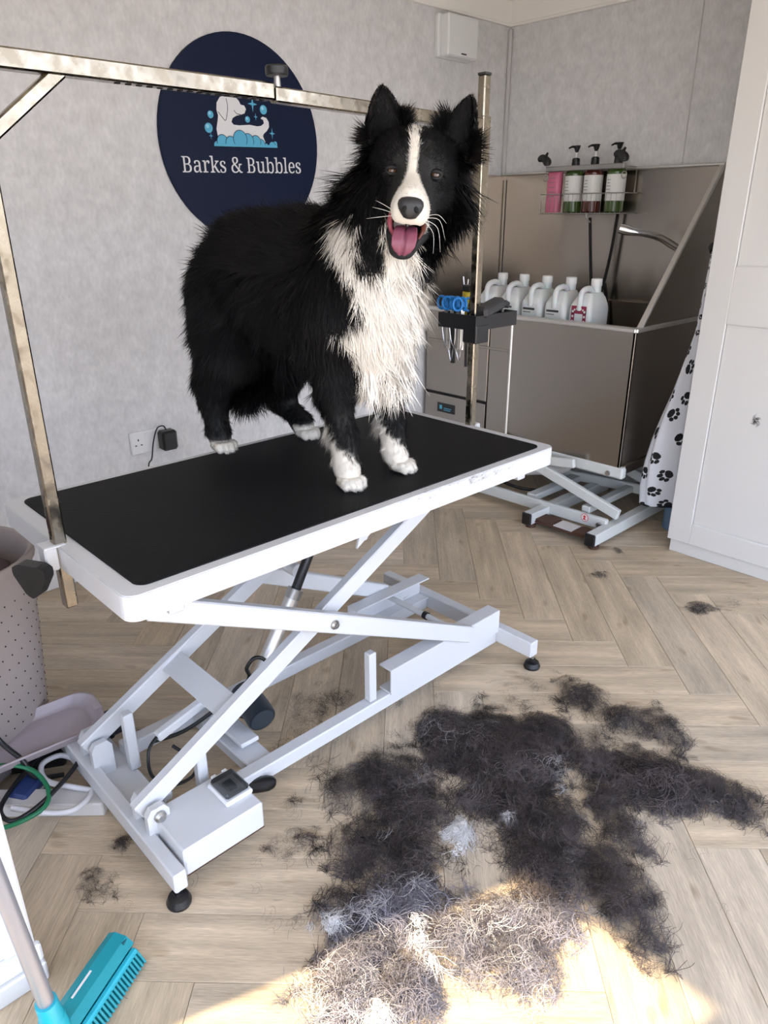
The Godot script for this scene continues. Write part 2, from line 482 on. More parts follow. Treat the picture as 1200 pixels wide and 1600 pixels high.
func build_floor() -> void:
	var fl := struct("floor", MB.new().box(V(0.0275, -0.065, 0.54), V(4.7, 0.11, 3.76), 0.0), M.floor_bed)
	# oak planks in herringbone, laid at 45 degrees to the walls; u runs along x+z, v along x-z
	var w := 0.1355
	var L := 0.7265
	var r := RandomNumberGenerator.new()
	r.seed = 11
	var shapes: Array[Mesh] = []
	for k in 14:
		var b := MB.new()
		b.box(V(0, -0.005, 0), V(w - 0.0008, 0.010, L - 0.0008), 0.0009)
		var off := Vector2(r.randf(), r.randf())
		for i in b.uv.size(): b.uv[i] = Vector2(b.uv[i].y / 0.62, b.uv[i].x / 1.25) + off
		shapes.append(b.mesh())
	var s := sqrt(0.5)
	var count := 0
	for c in range(-4, 6):
		for k in range(-34, 34):
			for kind in 2:
				var cu: float
				var cv: float
				if kind == 0:   # long side along u
					cu = 0.777 + k * w + c * L - L / 2; cv = 0.487 - (k + 0.5) * w + c * L
				else:
					cu = 0.777 + (k + 0.5) * w + c * L; cv = 0.487 - (k + 1) * w + c * L + L / 2
				var x := (cu + cv) * s
				var z := (cu - cv) * s
				if x < -2.0 or x > XR + 0.36 or z < ZL - 0.36 or z > 2.1: continue
				# only what the photograph shows, and a margin
				if Vector2(x + 1.0, z - 1.33).dot(Vector2(0.7, -0.714)) < 0.1: continue
				var pm: Mesh = shapes[r.randi() % shapes.size()]
				var turn := (PI / 4 if kind == 0 else -PI / 4) + (PI if r.randf() < 0.5 else 0.0)
				if x > XR - 0.36 or z < ZL + 0.36:   # cut off at the walls
					var bs := Basis(Vector3.UP, turn)
					var quad := PackedVector2Array()
					for q in [[-1, -1], [1, -1], [1, 1], [-1, 1]]:
						var w3 := bs * V(q[0] * (w - 0.0008) / 2, 0, q[1] * (L - 0.0008) / 2)
						quad.append(Vector2(x + w3.x, z + w3.z))
					var room := PackedVector2Array([Vector2(-3, ZL + 0.001), Vector2(XR - 0.001, ZL + 0.001), Vector2(XR - 0.001, 3), Vector2(-3, 3)])
					var cutp := Geometry2D.intersect_polygons(quad, room)
					if cutp.is_empty(): continue
					var loc := PackedVector2Array()
					for q in cutp[0]:
						var w3 := bs.inverse() * V(q.x - x, 0, q.y - z)
						loc.append(Vector2(w3.x, -w3.z))
					var cb := MB.new().prism(loc, 0.010, Transform3D(Basis(Vector3.RIGHT, -PI / 2), V(0, -0.010, 0)))
					for i in cb.v.size(): cb.uv[i] = Vector2(cb.v[i].x / 0.62, cb.v[i].z / 1.25) + Vector2(x, z)
					pm = cb.mesh()
				var p := MeshInstance3D.new()
				p.mesh = pm
				p.material_override = M["oak_%d" % (r.randi() % 4)]
				p.position = V(x, -0.0002 - r.randf() * 0.0005, z)
				p.rotation.y = turn
				p.name = "plank" if count == 0 else "plank_%03d" % count
				count += 1
				fl.add_child(p, true)
	# the rest, out of the frame: plain boards behind the camera
	struct("floor_rear", MB.new().box(V(-0.9, -0.006, 1.75), V(2.4, 0.010, 1.1), 0.001), M.oak_0, fl)

func build_table() -> void:
	var P: Material = M.powder_white
	var t := thing("grooming_table", "white electric scissor lift grooming table with a black rubber top, the dog standing on it", "table")
	# top
	var rx := Transform3D(Basis(Vector3.RIGHT, -PI / 2), V(0, 0.643, 0))
	var top := MB.new().prism(round_rect(1.2, 0.6, 0.026, 6), 0.0455, rx)
	top.prism(round_rect(1.196, 0.596, 0.024, 6), 0.0475, rx)
	ob("table_frame", top, P, t)
	var rm := MB.new().prism(round_rect(1.134, 0.55, 0.022, 6), 0.0035, Transform3D(Basis(Vector3.RIGHT, -PI / 2), V(0, 0.6895, 0)))
	ob("rubber_mat", rm, M.rubber, t)
	var und := MB.new()
	for z in [-0.2, 0.2]: und.bar(V(-0.56, 0.628, z), V(0.56, 0.628, z), 0.03, 0.03)
	for x in [-0.5, 0.5]: und.bar(V(x, 0.628, -0.27), V(x, 0.628, 0.27), 0.03, 0.03)
	ob("under_frame", und, P, t)
	# scissor arms
	var A := func(x: float) -> float: return 0.395 - 0.49 * (x + 0.1)
	var B := func(x: float) -> float: return 0.14 + 0.529 * (x + 0.56)
	for z in [0.19, -0.165]:
		ob("scissor_arm", MB.new().bar(V(-0.52, A.call(-0.52), z), V(0.41, A.call(0.41), z), 0.026, 0.047, 0.003), P, t)
	for z in [0.145, -0.122]:
		ob("scissor_arm", MB.new().bar(V(-0.585, B.call(-0.585), z), V(0.36, B.call(0.36), z), 0.026, 0.043, 0.003), P, t)
	for z in [1.0, -1.0]:
		var zz := 0.203 if z > 0 else -0.178
		var bo := MB.new().lathe([Vector2(0, 0), Vector2(0.0115, 0), Vector2(0.0115, 0.004), Vector2(0.008, 0.009), Vector2(0.003, 0.009), Vector2(0.003, 0.006), Vector2(0, 0.006)], 12, Transform3D(Basis(Vector3.RIGHT, PI / 2 * z), V(-0.095, 0.392, zz)))
		ob("pivot_bolt", bo, M.zinc, t)
	# plate between the rising arms, and the thin rod and bracket near the top
	var dir := V(1, 0.529, 0).normalized()
	var ct := V(-0.352, B.call(-0.352) + 0.012, 0.012)
	ob("cross_plate", MB.new().box(ct, V(0.06, 0.006, 0.25), 0.001, Basis(dir, dir.cross(Vector3.FORWARD) * -1.0, Vector3.BACK)), P, t)
	ob("cross_rod", MB.new().tube(PV([V(0.07, 0.535, 0.13), V(0.075, 0.54, -0.12)]), [0.007], 10), P, t)
	ob("rod_bracket", MB.new().prism(PackedVector2Array([Vector2(-0.02, 0), Vector2(0.03, 0.03), Vector2(0.035, 0.055), Vector2(-0.012, 0.028)]), 0.006, Transform3D(Basis(), V(0.06, 0.515, 0.126))), P, t)
	ob("pivot_tube", MB.new().tube(PV([V(0.0, 0.40, -0.10), V(0.0, 0.40, -0.06)]), [0.018], 16), P, t)
	# lift actuator
	var q0 := V(-0.20, 0.16, 0.0)
	var q1 := V(-0.055, 0.385, 0.0)
	var q2 := V(0.05, 0.57, 0.0)
	ob("actuator_tube", MB.new().tube(PV([q0, q1]), [0.0185], 20), M.steel_bright, t)
	ob("actuator_collar", MB.new().tube(PV([q1 - (q1 - q0).normalized() * 0.02, q1 + (q2 - q1).normalized() * 0.006]), [0.0205], 20), M.zinc, t)
	ob("actuator_rod", MB.new().tube(PV([q1, q2]), [0.0125], 16), M.black_plastic, t)
	ob("actuator_head", MB.new().box(V(-0.225, 0.125, 0.0), V(0.06, 0.07, 0.055), 0.012, Basis(Vector3.BACK, 0.9)), M.black_plastic, t)
	ob("motor", MB.new().tube(smooth_path([V(-0.225, 0.155, -0.01), V(-0.232, 0.15, 0.05), V(-0.238, 0.145, 0.085), V(-0.24, 0.143, 0.097)], 3), [0.036, 0.036, 0.036, 0.036, 0.036, 0.036, 0.036, 0.0355, 0.034, 0.029], 24), M.motor_blue, t)
	ob("motor_bracket", MB.new().bar(V(-0.28, 0.10, -0.06), V(-0.28, 0.10, 0.10), 0.05, 0.012), P, t)
	ob("cable_loop", MB.new().tube(smooth_path([V(-0.20, 0.215, 0.03), V(-0.18, 0.25, 0.035), V(-0.205, 0.27, 0.03), V(-0.225, 0.245, 0.02), V(-0.22, 0.2, 0.01), V(-0.3, 0.14, -0.02), V(-0.37, 0.09, -0.06), V(-0.43, 0.07, -0.1)], 5), [0.005], 8), M.black_plastic, t)
	# base frame
	var cb := ob("base_beam", MB.new().bar(V(-0.583, 0.066, -0.32), V(-0.583, 0.066, 0.31), 0.028, 0.046), P, t)
	ob("base_plate", MB.new().bar(V(-0.532, 0.052, -0.21), V(-0.532, 0.052, 0.20), 0.072, 0.014), P, t)
	ob("base_beam", MB.new().bar(V(0.567, 0.078, -0.32), V(0.567, 0.078, 0.31), 0.034, 0.05), P, t)
	for z in [0.165, -0.125]:
		ob("base_rail", MB.new().bar(V(-0.50, 0.07, z), V(0.55, 0.07, z), 0.036, 0.038), P, t)
		var ch := MB.new()
		var x0 := 0.10 if z > 0 else 0.24
		var so := 0.021 if z > 0 else -0.021
		ch.bar(V(x0, 0.126, z + so), V(0.552, 0.126, z + so), 0.005, 0.074, 0.001)
		ch.bar(V(x0, 0.162, z), V(0.552, 0.162, z), 0.046, 0.005, 0.001)
		ch.bar(V(x0, 0.0915, z), V(0.552, 0.0915, z), 0.046, 0.005, 0.001)
		ob("roller_channel", ch, P, t)
	ob("base_beam", MB.new().bar(V(-0.285, 0.066, -0.11), V(-0.285, 0.066, 0.15), 0.066, 0.03), P, t)
	ob("roller_axle", MB.new().tube(PV([V(0.40, 0.14, -0.15), V(0.40, 0.14, 0.17)]), [0.009], 12), P, t)
	for z in [-0.16, 0.02]: ob("axle_clip", MB.new().tube(PV([V(0.40, 0.14, z), V(0.40, 0.14, z + 0.014)]), [0.0125], 10), M.black_plastic, t)
	var ex := MB.new().bar(V(0.49, 0.10, -0.27), V(0.49, 0.10, -0.14), 0.03, 0.008, 0.001)
	ob("tie_plate", ex, P, t)
	# stops
	for p in [[V(0.048, 0.09, 0.165), 0.145], [V(-0.50, 0.06, -0.06), 0.155], [V(-0.425, 0.06, 0.125), 0.125]]:
		ob("stop_post", MB.new().box(p[0] + V(0, p[1] / 2, 0), V(0.024, p[1], 0.024), 0.003), P, t)
	# lugs that hold the lower ends of the arms
	for z in [0.178, 0.118, -0.092, -0.152]:
		var lug := PackedVector2Array([Vector2(-0.024, 0), Vector2(0.024, 0), Vector2(0.024, 0.075), Vector2(0.014, 0.09), Vector2(-0.014, 0.09), Vector2(-0.024, 0.075)])
		ob("pivot_lug", MB.new().prism(lug, 0.016, Transform3D(Basis(), V(-0.558, 0.058, z - 0.008))), P, t)
	for z in [0.186, -0.10]:
		ob("pivot_bolt", MB.new().lathe([Vector2(0, 0), Vector2(0.013, 0), Vector2(0.013, 0.006), Vector2(0.008, 0.012), Vector2(0, 0.012)], 10, Transform3D(Basis(Vector3.RIGHT, PI / 2), V(-0.556, 0.126, z))), M.zinc, t)
	# feet
	for x in [-0.586, 0.586]:
		for z in [-0.295, 0.293]:
			var fo := MB.new().lathe([Vector2(0, 0.0), Vector2(0.024, 0.0), Vector2(0.025, 0.006), Vector2(0.020, 0.018), Vector2(0.009, 0.023), Vector2(0.009, 0.03), Vector2(0, 0.03)], 20, Transform3D(Basis(), V(x, 0, z)))
			var o := ob("foot", fo, M.black_plastic, t)
			ob("stem", MB.new().tube(PV([V(x, 0.028, z), V(x, 0.06, z)]), [0.005], 10), M.zinc, o)
	# control box with a clear-covered switch
	var cbx := ob("control_box", MB.new().box(V(-0.470, 0.083, 0.222), V(0.187, 0.066, 0.142), 0.004), P, t)
	ob("seam", MB.new().box(V(-0.470, 0.052, 0.2935), V(0.183, 0.0018, 0.001), 0.0), M.rust, cbx)
	var hs := ob("switch_housing", MB.new().box(V(-0.408, 0.121, 0.215), V(0.066, 0.012, 0.082), 0.004), M.plastic_white, t)
	ob("cover", MB.new().box(V(-0.408, 0.134, 0.215), V(0.056, 0.016, 0.07), 0.005), M.smoked_cover, hs)
	ob("switch", MB.new().box(V(-0.408, 0.130, 0.215), V(0.022, 0.008, 0.032), 0.002), M.motor_blue, hs)
	ob("hinge", MB.new().box(V(-0.420, 0.131, 0.172), V(0.012, 0.008, 0.01), 0.002).box(V(-0.394, 0.131, 0.172), V(0.012, 0.008, 0.01), 0.002), M.plastic_white, hs)
	var grip := MB.new().tube(smooth_path([V(-0.38, 0.052, 0.15), V(-0.34, 0.055, 0.175), V(-0.305, 0.06, 0.20), V(-0.29, 0.066, 0.212)], 4), [0.010, 0.014, 0.015, 0.016, 0.016, 0.017, 0.018, 0.018, 0.018, 0.016, 0.014, 0.010, 0.004], 12)
	ob("cable_gland", grip, M.black_plastic, t)
	# black boxes on the rear of the base
	ob("black_box", MB.new().box(V(-0.53, 0.068, -0.245), V(0.10, 0.045, 0.08), 0.006), M.black_plastic, t)
	ob("black_box", MB.new().box(V(-0.465, 0.090, -0.215), V(0.06, 0.045, 0.06), 0.006), M.charcoal, t)
	ob("limit_switch", MB.new().bar(V(-0.44, 0.115, -0.055), V(-0.30, 0.135, -0.075), 0.024, 0.024, 0.004), M.plastic_white, t)
	ob("limit_switch", MB.new().bar(V(-0.50, 0.085, 0.045), V(-0.50, 0.085, 0.11), 0.022, 0.022, 0.004), M.plastic_white, t)
	ob("switch_cable", MB.new().tube(smooth_path([V(-0.30, 0.135, -0.075), V(-0.26, 0.14, -0.08), V(-0.22, 0.12, -0.05), V(-0.21, 0.10, -0.02)], 5), [0.005], 8), M.black_plastic, t)
	ob("switch_cable", MB.new().tube(smooth_path([V(-0.44, 0.115, -0.055), V(-0.47, 0.10, -0.04), V(-0.48, 0.05, -0.02), V(-0.45, 0.012, 0.0), V(-0.40, 0.02, 0.02), V(-0.39, 0.06, 0.02), V(-0.42, 0.10, -0.02)], 5), [0.004], 8), M.black_plastic, t)

func build_grooming_arm() -> void:
	var C: Material = M.polished_steel
	var t := thing("grooming_gantry", "polished steel overhead grooming frame of square tube clamped to both ends of the table", "frame")
	ob("post", MB.new().box(V(-0.592, 0.985, 0.0), V(0.024, 0.86, 0.024), 0.003), C, t)
	ob("post_sleeve", MB.new().box(V(-0.592, 1.435, 0.0), V(0.029, 0.13, 0.029), 0.002), C, t)
	ob("post", MB.new().box(V(0.604, 1.085, 0.0), V(0.024, 0.99, 0.024), 0.003), C, t)
	ob("post_cap", MB.new().box(V(0.604, 1.582, 0.0), V(0.025, 0.006, 0.025), 0.001), M.charcoal, t)
	ob("post_sleeve", MB.new().box(V(0.604, 1.372, 0.0), V(0.030, 0.235, 0.030), 0.002), C, t)
	var bar_l := ob("crossbar", MB.new().bar(V(-0.606, 1.484, 0), V(-0.045, 1.484, 0), 0.030, 0.030, 0.003), C, t)
	var holes := MB.new()
	for k in 16: holes.box(V(-0.36 + k * 0.0195, 1.4685, 0.0), V(0.008, 0.0015, 0.008), 0.0)
	ob("hole", holes, M.dark_hole, bar_l).set_meta("kind", "stuff")
	var bar_r := ob("crossbar", MB.new().bar(V(-0.040, 1.480, 0), V(0.60, 1.470, 0), 0.0275, 0.0275, 0.003), C, t)
	ob("brace", MB.new().bar(V(-0.585, 1.372, 0), V(-0.455, 1.477, 0), 0.022, 0.022, 0.003), C, t)
	ob("brace", MB.new().bar(V(0.597, 1.40, 0), V(0.50, 1.465, 0), 0.02, 0.02, 0.003), C, t)
	var kn := MB.new().lathe([Vector2(0, 1.513), Vector2(0.021, 1.513), Vector2(0.0225, 1.516), Vector2(0.0225, 1.528), Vector2(0.020, 1.531), Vector2(0, 1.531)], 24, Transform3D(Basis(), V(-0.028, 0, 0)))
	var ko := ob("tightening_knob", kn, M.black_plastic, t)
	ob("stem", MB.new().tube(PV([V(-0.028, 1.494, 0), V(-0.028, 1.514, 0)]), [0.007, 0.006], 12), M.zinc, ko)
	# clamp on the left end with its three-cornered knob
	var cl := MB.new().box(V(-0.614, 0.668, 0.0), V(0.024, 0.05, 0.036), 0.003)
	cl.box(V(-0.606, 0.6905, 0.0), V(0.04, 0.004, 0.038), 0.001)
	ob("clamp", cl, M.powder_white, t)
	ob("clamp_screw", MB.new().tube(PV([V(-0.625, 0.655, 0.0), V(-0.655, 0.652, 0.01)]), [0.006], 10), M.zinc, t)
	var kb := MB.new()
	var tip: Array[Vector2] = []
	for k in 3:
		for s in [-0.42, -0.2, 0.0, 0.2, 0.42]:
			tip.append(Vector2.from_angle(TAU * k / 3 + 0.5 + s) * (0.040 - absf(s) * 0.014))
	kb.prism(PackedVector2Array(tip), 0.024, Transform3D(Basis(Vector3.UP, -PI / 2 + 0.55), V(-0.640, 0.643, 0.006)))
	ob("clamp_knob", kb, M.black_plastic, t)
	ob("clamp", MB.new().box(V(0.620, 0.668, 0.0), V(0.02, 0.05, 0.036), 0.003), M.powder_white, t)

func loft(b: MB, secs: Array, caps := true) -> MB:   # secs: rings (PackedVector3Array) of one length, going up, counter-clockwise from above
	var m: int = secs[0].size()
	var ns: Array = []
	for k in secs.size():
		var row := PackedVector3Array()
		for i in m:
			var du: Vector3 = secs[k][(i + 1) % m] - secs[k][(i + m - 1) % m]
			var dv: Vector3 = secs[mini(k + 1, secs.size() - 1)][i] - secs[maxi(k - 1, 0)][i]
			row.append(du.cross(dv).normalized() if du.cross(dv).length() > 1e-12 else Vector3.UP)
		ns.append(row)
	var f := b.v.size()
	for k in secs.size():
		for i in m + 1: b.vert(secs[k][i % m], ns[k][i % m], Vector2(float(i) / m, float(k) / (secs.size() - 1)))
	for k in secs.size() - 1:
		for i in m:
			var a := f + k * (m + 1) + i
			for q in [a, a + m + 1, a + 1, a + 1, a + m + 1, a + m + 2]: b.ix.append(q)
	if caps:
		for e in [0, secs.size() - 1]:
			var ctr := Vector3.ZERO
			for p in secs[e]: ctr += p / m
			for i in m:
				if e == 0: b.tri(ctr, secs[e][(i + 1) % m], secs[e][i])
				else: b.tri(ctr, secs[e][i], secs[e][(i + 1) % m])
	return b
func ring(poly: PackedVector2Array, y: float, xf := Transform3D(), sx := 1.0, sz := 1.0, off := Vector2.ZERO) -> PackedVector3Array:
	var o := PackedVector3Array()
	for p in poly: o.append(xf * V(p.x * sx + off.x, y, -p.y * sz + off.y))
	return o
func ell(rx: float, rz: float, n := 24) -> PackedVector2Array:
	var o := PackedVector2Array()
	for k in n: o.append(Vector2(cos(TAU * k / n) * rx, sin(TAU * k / n) * rz))
	return o

func build_sign() -> void:
	var t := thing("wall_sign", "round navy blue wall sign reading Barks & Bubbles with a white dog in foam", "sign", V(0.694, 1.515, ZL + 0.001))
	var pr := MB.new().prism(circle(0.344, 72), 0.008, Transform3D())
	pr.prism(circle(0.342, 72), 0.010, Transform3D())
	ob("disc", pr, M.navy, t)
	var z := 0.0102
	var put := func(called: String, poly: PackedVector2Array, m: Material, lift: float) -> void:
		ob(called, MB.new().prism(poly, 0.0005, Transform3D(Basis(), V(0, 0, z + lift * 0.0001)), true), m, t)
	var dog := PackedVector2Array([Vector2(-0.092, 0.136), Vector2(-0.078, 0.141), Vector2(-0.06, 0.144), Vector2(-0.04, 0.144), Vector2(-0.026, 0.14), Vector2(-0.014, 0.131), Vector2(-0.007, 0.119), Vector2(0.008, 0.117), Vector2(0.015, 0.106), Vector2(0.008, 0.092), Vector2(-0.012, 0.085), Vector2(-0.028, 0.082), Vector2(-0.045, 0.073), Vector2(-0.051, 0.06), Vector2(-0.043, 0.052), Vector2(-0.019, 0.051), Vector2(0.027, 0.056), Vector2(0.06, 0.053), Vector2(0.078, 0.056), Vector2(0.091, 0.065), Vector2(0.089, 0.076), Vector2(0.077, 0.08), Vector2(0.086, 0.087), Vector2(0.103, 0.084), Vector2(0.113, 0.071), Vector2(0.113, 0.054), Vector2(0.103, 0.041), Vector2(0.088, 0.03), Vector2(0.083, 0.022), Vector2(0.093, 0.001), Vector2(0.075, -0.004), Vector2(-0.101, -0.013), Vector2(-0.112, 0.008), Vector2(-0.116, 0.034), Vector2(-0.109, 0.058), Vector2(-0.105, 0.077), Vector2(-0.11, 0.096), Vector2(-0.107, 0.117)])
	put.call("dog_print", dog, M.logo_white, 0)
	var stroke := func(called: String, pts: Array, r: float) -> void:
		var q: Array = []
		for p in pts: q.append(V(p[0], p[1], z + 0.0007))
		var path := smooth_path(q, 5)
		var b := MB.new()
		for k in path.size() - 1:
			var d := path[k + 1] - path[k]
			var s := V(-d.y, d.x, 0).normalized() * r
			b.quad(path[k] - s, path[k + 1] - s, path[k + 1] + s, path[k] + s)
		ob(called, b, M.navy, t)
	stroke.call("ear_line", [[-0.067, 0.134], [-0.063, 0.108], [-0.070, 0.075], [-0.077, 0.063], [-0.089, 0.073], [-0.104, 0.089]], 0.0012)
	stroke.call("mouth_line", [[-0.037, 0.099], [-0.027, 0.089], [-0.008, 0.086]], 0.0012)
	var foam := [[-0.118, -0.019, 0.0135], [0.137, -0.002, 0.009], [0.123, -0.009, 0.0135], [0.095, -0.012, 0.0095], [0.072, -0.008, 0.0175], [-0.096, -0.006, 0.0217], [0.049, 0.000, 0.021], [-0.061, -0.008, 0.0203], [0.014, 0.002, 0.0235], [-0.02, 0.006, 0.0284]]
	var lift := 6.0
	for c in foam:
		var lo: float = -0.0225 + (c[0] + 0.133) * 0.03
		for e in [0.0022, 0.0]:
			var poly := PackedVector2Array()
			for k in 28:
				var g := TAU * k / 28
				poly.append(Vector2(c[0] + cos(g) * (c[2] + e), maxf(c[1] + sin(g) * (c[2] + e), lo - e * 0.5)))
			put.call("foam_outline" if e > 0 else "foam_print", poly, M.navy if e > 0 else M.logo_blue, lift)
			lift += 1.0
	put.call("foam_print", PackedVector2Array([Vector2(-0.133, -0.0225), Vector2(0.146, -0.0145), Vector2(0.144, -0.006), Vector2(-0.13, -0.014)]), M.logo_blue, lift)
	for c in [[-0.136, 0.078, 0.012], [-0.148, 0.035, 0.016], [0.019, 0.073, 0.0105], [0.092, 0.11, 0.0155]]:
		put.call("bubble_print", circle(c[2], 24, c[0], c[1]), M.logo_blue, 0)
		put.call("bubble_glint", circle(c[2] * 0.42, 14, c[0] - c[2] * 0.25, c[1] + c[2] * 0.3), M.logo_blue_light, 3)
	for c in [[0.045, 0.125, 0.021, 0.026], [0.056, 0.084, 0.009, 0.012], [0.126, 0.033, 0.013, 0.019], [-0.141, 0.01, 0.009, 0.011]]:
		var st := PackedVector2Array()
		for k in 16:
			var g := TAU * k / 16
			var rr: float = [1.0, 0.36, 0.22, 0.36][k % 4]
			st.append(Vector2(c[0] + cos(g) * c[2] * rr, c[1] + sin(g) * c[3] * rr))
		put.call("sparkle_print", st, M.logo_blue, 0)
	var tx := text("Barks & Bubbles", 0.050, M.logo_white, Transform3D(), t, "Droid Serif")
	var ab := tx.mesh.get_aabb()
	var want := 0.523
	var s := want / ab.size.x
	tx.transform = Transform3D(Basis(Vector3.BACK, deg_to_rad(1.3)).scaled_local(V(s, 1.06 * maxf(s, 0.9), 1)), V(-0.006, -0.0815, z + 0.0003))

func build_wall_things() -> void:
	# small white unit near the ceiling
	var t := thing("wall_unit", "small white plastic box mounted high on the wall near the corner", "wall unit", V(1.83, 1.985, ZL))
	ob("back_plate", MB.new().box(V(0, 0.0, 0.012), V(0.215, 0.165, 0.024), 0.004), M.plastic_white, t)
	ob("cover", MB.new().box(V(0.008, 0.0, 0.045), V(0.20, 0.16, 0.05), 0.006), M.plastic_white, t)
	ob("badge", MB.new().box(V(0.012, -0.066, 0.0703), V(0.034, 0.006, 0.001), 0.0), M.print_dark, t)
	# double socket with a plugged-in adaptor
	var s := thing("wall_socket", "white double wall socket low on the wall behind the table", "socket", V(0.172, 0.47, ZL))
	ob("plate", MB.new().box(V(0, 0, 0.006), V(0.146, 0.086, 0.012), 0.003), M.plastic_white, s)
	var sl := MB.new()
	for q in [[-0.043, 0.012, 0.004, 0.008], [-0.054, -0.008, 0.007, 0.004], [-0.032, -0.008, 0.007, 0.004]]: sl.box(V(q[0], q[1], 0.0122), V(q[2], q[3], 0.001), 0.0)
	ob("slots", sl, M.dark_hole, s)
	ob("switch", MB.new().box(V(-0.012, 0.026, 0.013), V(0.010, 0.014, 0.004), 0.001), M.plastic_white, s)
	var a := thing("power_adaptor", "black power adaptor plugged into the wall socket", "adaptor", V(0.236, 0.468, ZL + 0.012))
	ob("body", MB.new().box(V(0, 0, 0.024), V(0.062, 0.076, 0.048), 0.008), M.black_plastic, a)
	ob("cable", MB.new().tube(smooth_path([V(0.0, 0.036, 0.02), V(-0.012, 0.056, 0.022), V(-0.038, 0.05, 0.022), V(-0.058, 0.0, 0.02), V(-0.072, -0.06, 0.02), V(-0.09, -0.10, 0.02), V(-0.09, -0.3, 0.03), V(-0.05, -0.455, 0.05)], 6), [0.0028], 8), M.black_plastic, a)

func build_bath() -> void:
	var S: Material = M.steel
	var t := thing("bath_tub", "stainless steel dog grooming bath with a high splashback in the corner", "bath")
	var xf := 1.66
	var xb := 2.235
	var z0 := -1.19
	var z1 := -0.07
	var yr := 0.838
	var yb := 0.285
	var zm := -0.655
	ob("front_panel", MB.new().box(V(xf + 0.008, (yr + yb) / 2, (zm + z1) / 2), V(0.016, yr - yb, z1 - zm), 0.002), S, t)
	ob("corner_strip", MB.new().box(V(xf + 0.004, (yr + yb) / 2 - 0.01, zm - 0.004), V(0.02, yr - yb - 0.02, 0.012), 0.004), M.steel_bright, t)
	ob("front_panel", MB.new().box(V(xf + 0.020, (yr + yb) / 2, (zm - 0.12 + zm) / 2 - 0.01), V(0.012, yr - yb, 0.13), 0.001), S, t)
	var dr := ob("door", MB.new().box(V(xf + 0.024, (yr + 0.435) / 2, (z0 + zm - 0.145) / 2), V(0.014, yr - 0.435, zm - 0.145 - z0), 0.002), S, t)
	ob("door_edge", MB.new().box(V(xf + 0.020, 0.432, (z0 + zm - 0.145) / 2), V(0.02, 0.010, zm - 0.145 - z0), 0.002), M.dark_hole, dr)
	ob("lower_panel", MB.new().box(V(xf + 0.020, (0.427 + yb) / 2, (z0 + zm - 0.145) / 2), V(0.016, 0.427 - yb, zm - 0.145 - z0), 0.002), S, t)
	var pl := ob("name_plate", MB.new().box(V(xf + 0.0105, 0.362, -1.045), V(0.003, 0.046, 0.115), 0.001), M.black_plastic, t)
	ob("plate_print", MB.new().box(V(xf + 0.0085, 0.364, -1.078), V(0.001, 0.02, 0.016), 0.0).box(V(xf + 0.0085, 0.361, -1.033), V(0.001, 0.003, 0.05), 0.0).box(V(xf + 0.0085, 0.352, -1.036), V(0.001, 0.003, 0.044), 0.0), M.logo_blue, pl)
	ob("end_panel", MB.new().box(V((xf + xb) / 2, (yr + yb) / 2, z1 - 0.006), V(xb - xf, yr - yb, 0.012), 0.002), S, t)
	ob("base_pan", MB.new().box(V((xf + xb) / 2, yb + 0.01, (z0 + z1) / 2), V(xb - xf - 0.02, 0.02, z1 - z0 - 0.02), 0.002), S, t)
	ob("inner_floor", MB.new().box(V((xf + xb) / 2, 0.69, (z0 + z1) / 2), V(xb - xf - 0.02, 0.012, z1 - z0 - 0.02), 0.002), S, t)
	# folded rim
	var rim := MB.new().box(V(xf + 0.012, yr + 0.004, (z0 + z1) / 2), V(0.040, 0.018, z1 - z0), 0.004)
	rim.box(V((xf + xb) / 2, yr + 0.004, z1 - 0.010), V(xb - xf, 0.018, 0.032), 0.004)
	ob("rim", rim, M.steel_bright, t)
	# splashback
	ob("splashback", MB.new().box(V(xb + 0.004, 1.07, (z0 + z1) / 2 - 0.01), V(0.010, 0.75, z1 - z0 - 0.02), 0.001), S, t)
	ob("ledge", MB.new().box(V(xb - 0.012, 0.79, (z0 + z1) / 2), V(0.03, 0.19, z1 - z0 - 0.03), 0.003), S, t)
	ob("splashback_cap", MB.new().box(V(xb - 0.004, 1.445, (z0 + z1) / 2), V(0.03, 0.012, z1 - z0), 0.003), M.steel_bright, t)
	ob("side_splashback", MB.new().box(V(xf + 0.30, 1.13, z0 - 0.004), V(0.58, 0.62, 0.010), 0.001), S, t)
	ob("seam_strip", MB.new().box(V(xb - 0.002, 1.12, z0 + 0.012), V(0.004, 0.60, 0.004), 0.0005), M.charcoal, t)
	# sloping side panel with its folded edge
	var tri := PackedVector2Array([Vector2(xf + 0.05, yr), Vector2(xb, yr), Vector2(xb, 1.44), Vector2(xb - 0.02, 1.44)])
	ob("side_panel", MB.new().prism(tri, 0.008, Transform3D(Basis(), V(0, 0, z1 - 0.012))), S, t)
	ob("side_edge", MB.new().bar(V(xf + 0.045, yr + 0.005, z1 - 0.012), V(xb - 0.006, 1.446, z1 - 0.012), 0.024, 0.014, 0.003), M.steel_bright, t)
	# underside: rail, scissor arms, base
	var G: Material = M.powder_grey
	ob("rail", MB.new().bar(V(xf + 0.012, yb - 0.022, z0 + 0.1), V(xf + 0.012, yb - 0.022, z1 + 0.02), 0.035, 0.05, 0.008), G, t)
	ob("rail", MB.new().bar(V(xb - 0.06, yb - 0.022, z0 + 0.1), V(xb - 0.06, yb - 0.022, z1), 0.035, 0.05, 0.008), G, t)
	ob("end_rail", MB.new().bar(V(xf + 0.03, yb - 0.015, z1), V(xb - 0.05, yb - 0.015, z1), 0.02, 0.04, 0.004), M.steel, t)
	ob("bolt", MB.new().tube(PV([V(xf - 0.012, yb - 0.03, -0.115), V(xf - 0.003, yb - 0.03, -0.115)]), [0.011], 12), M.zinc, t)
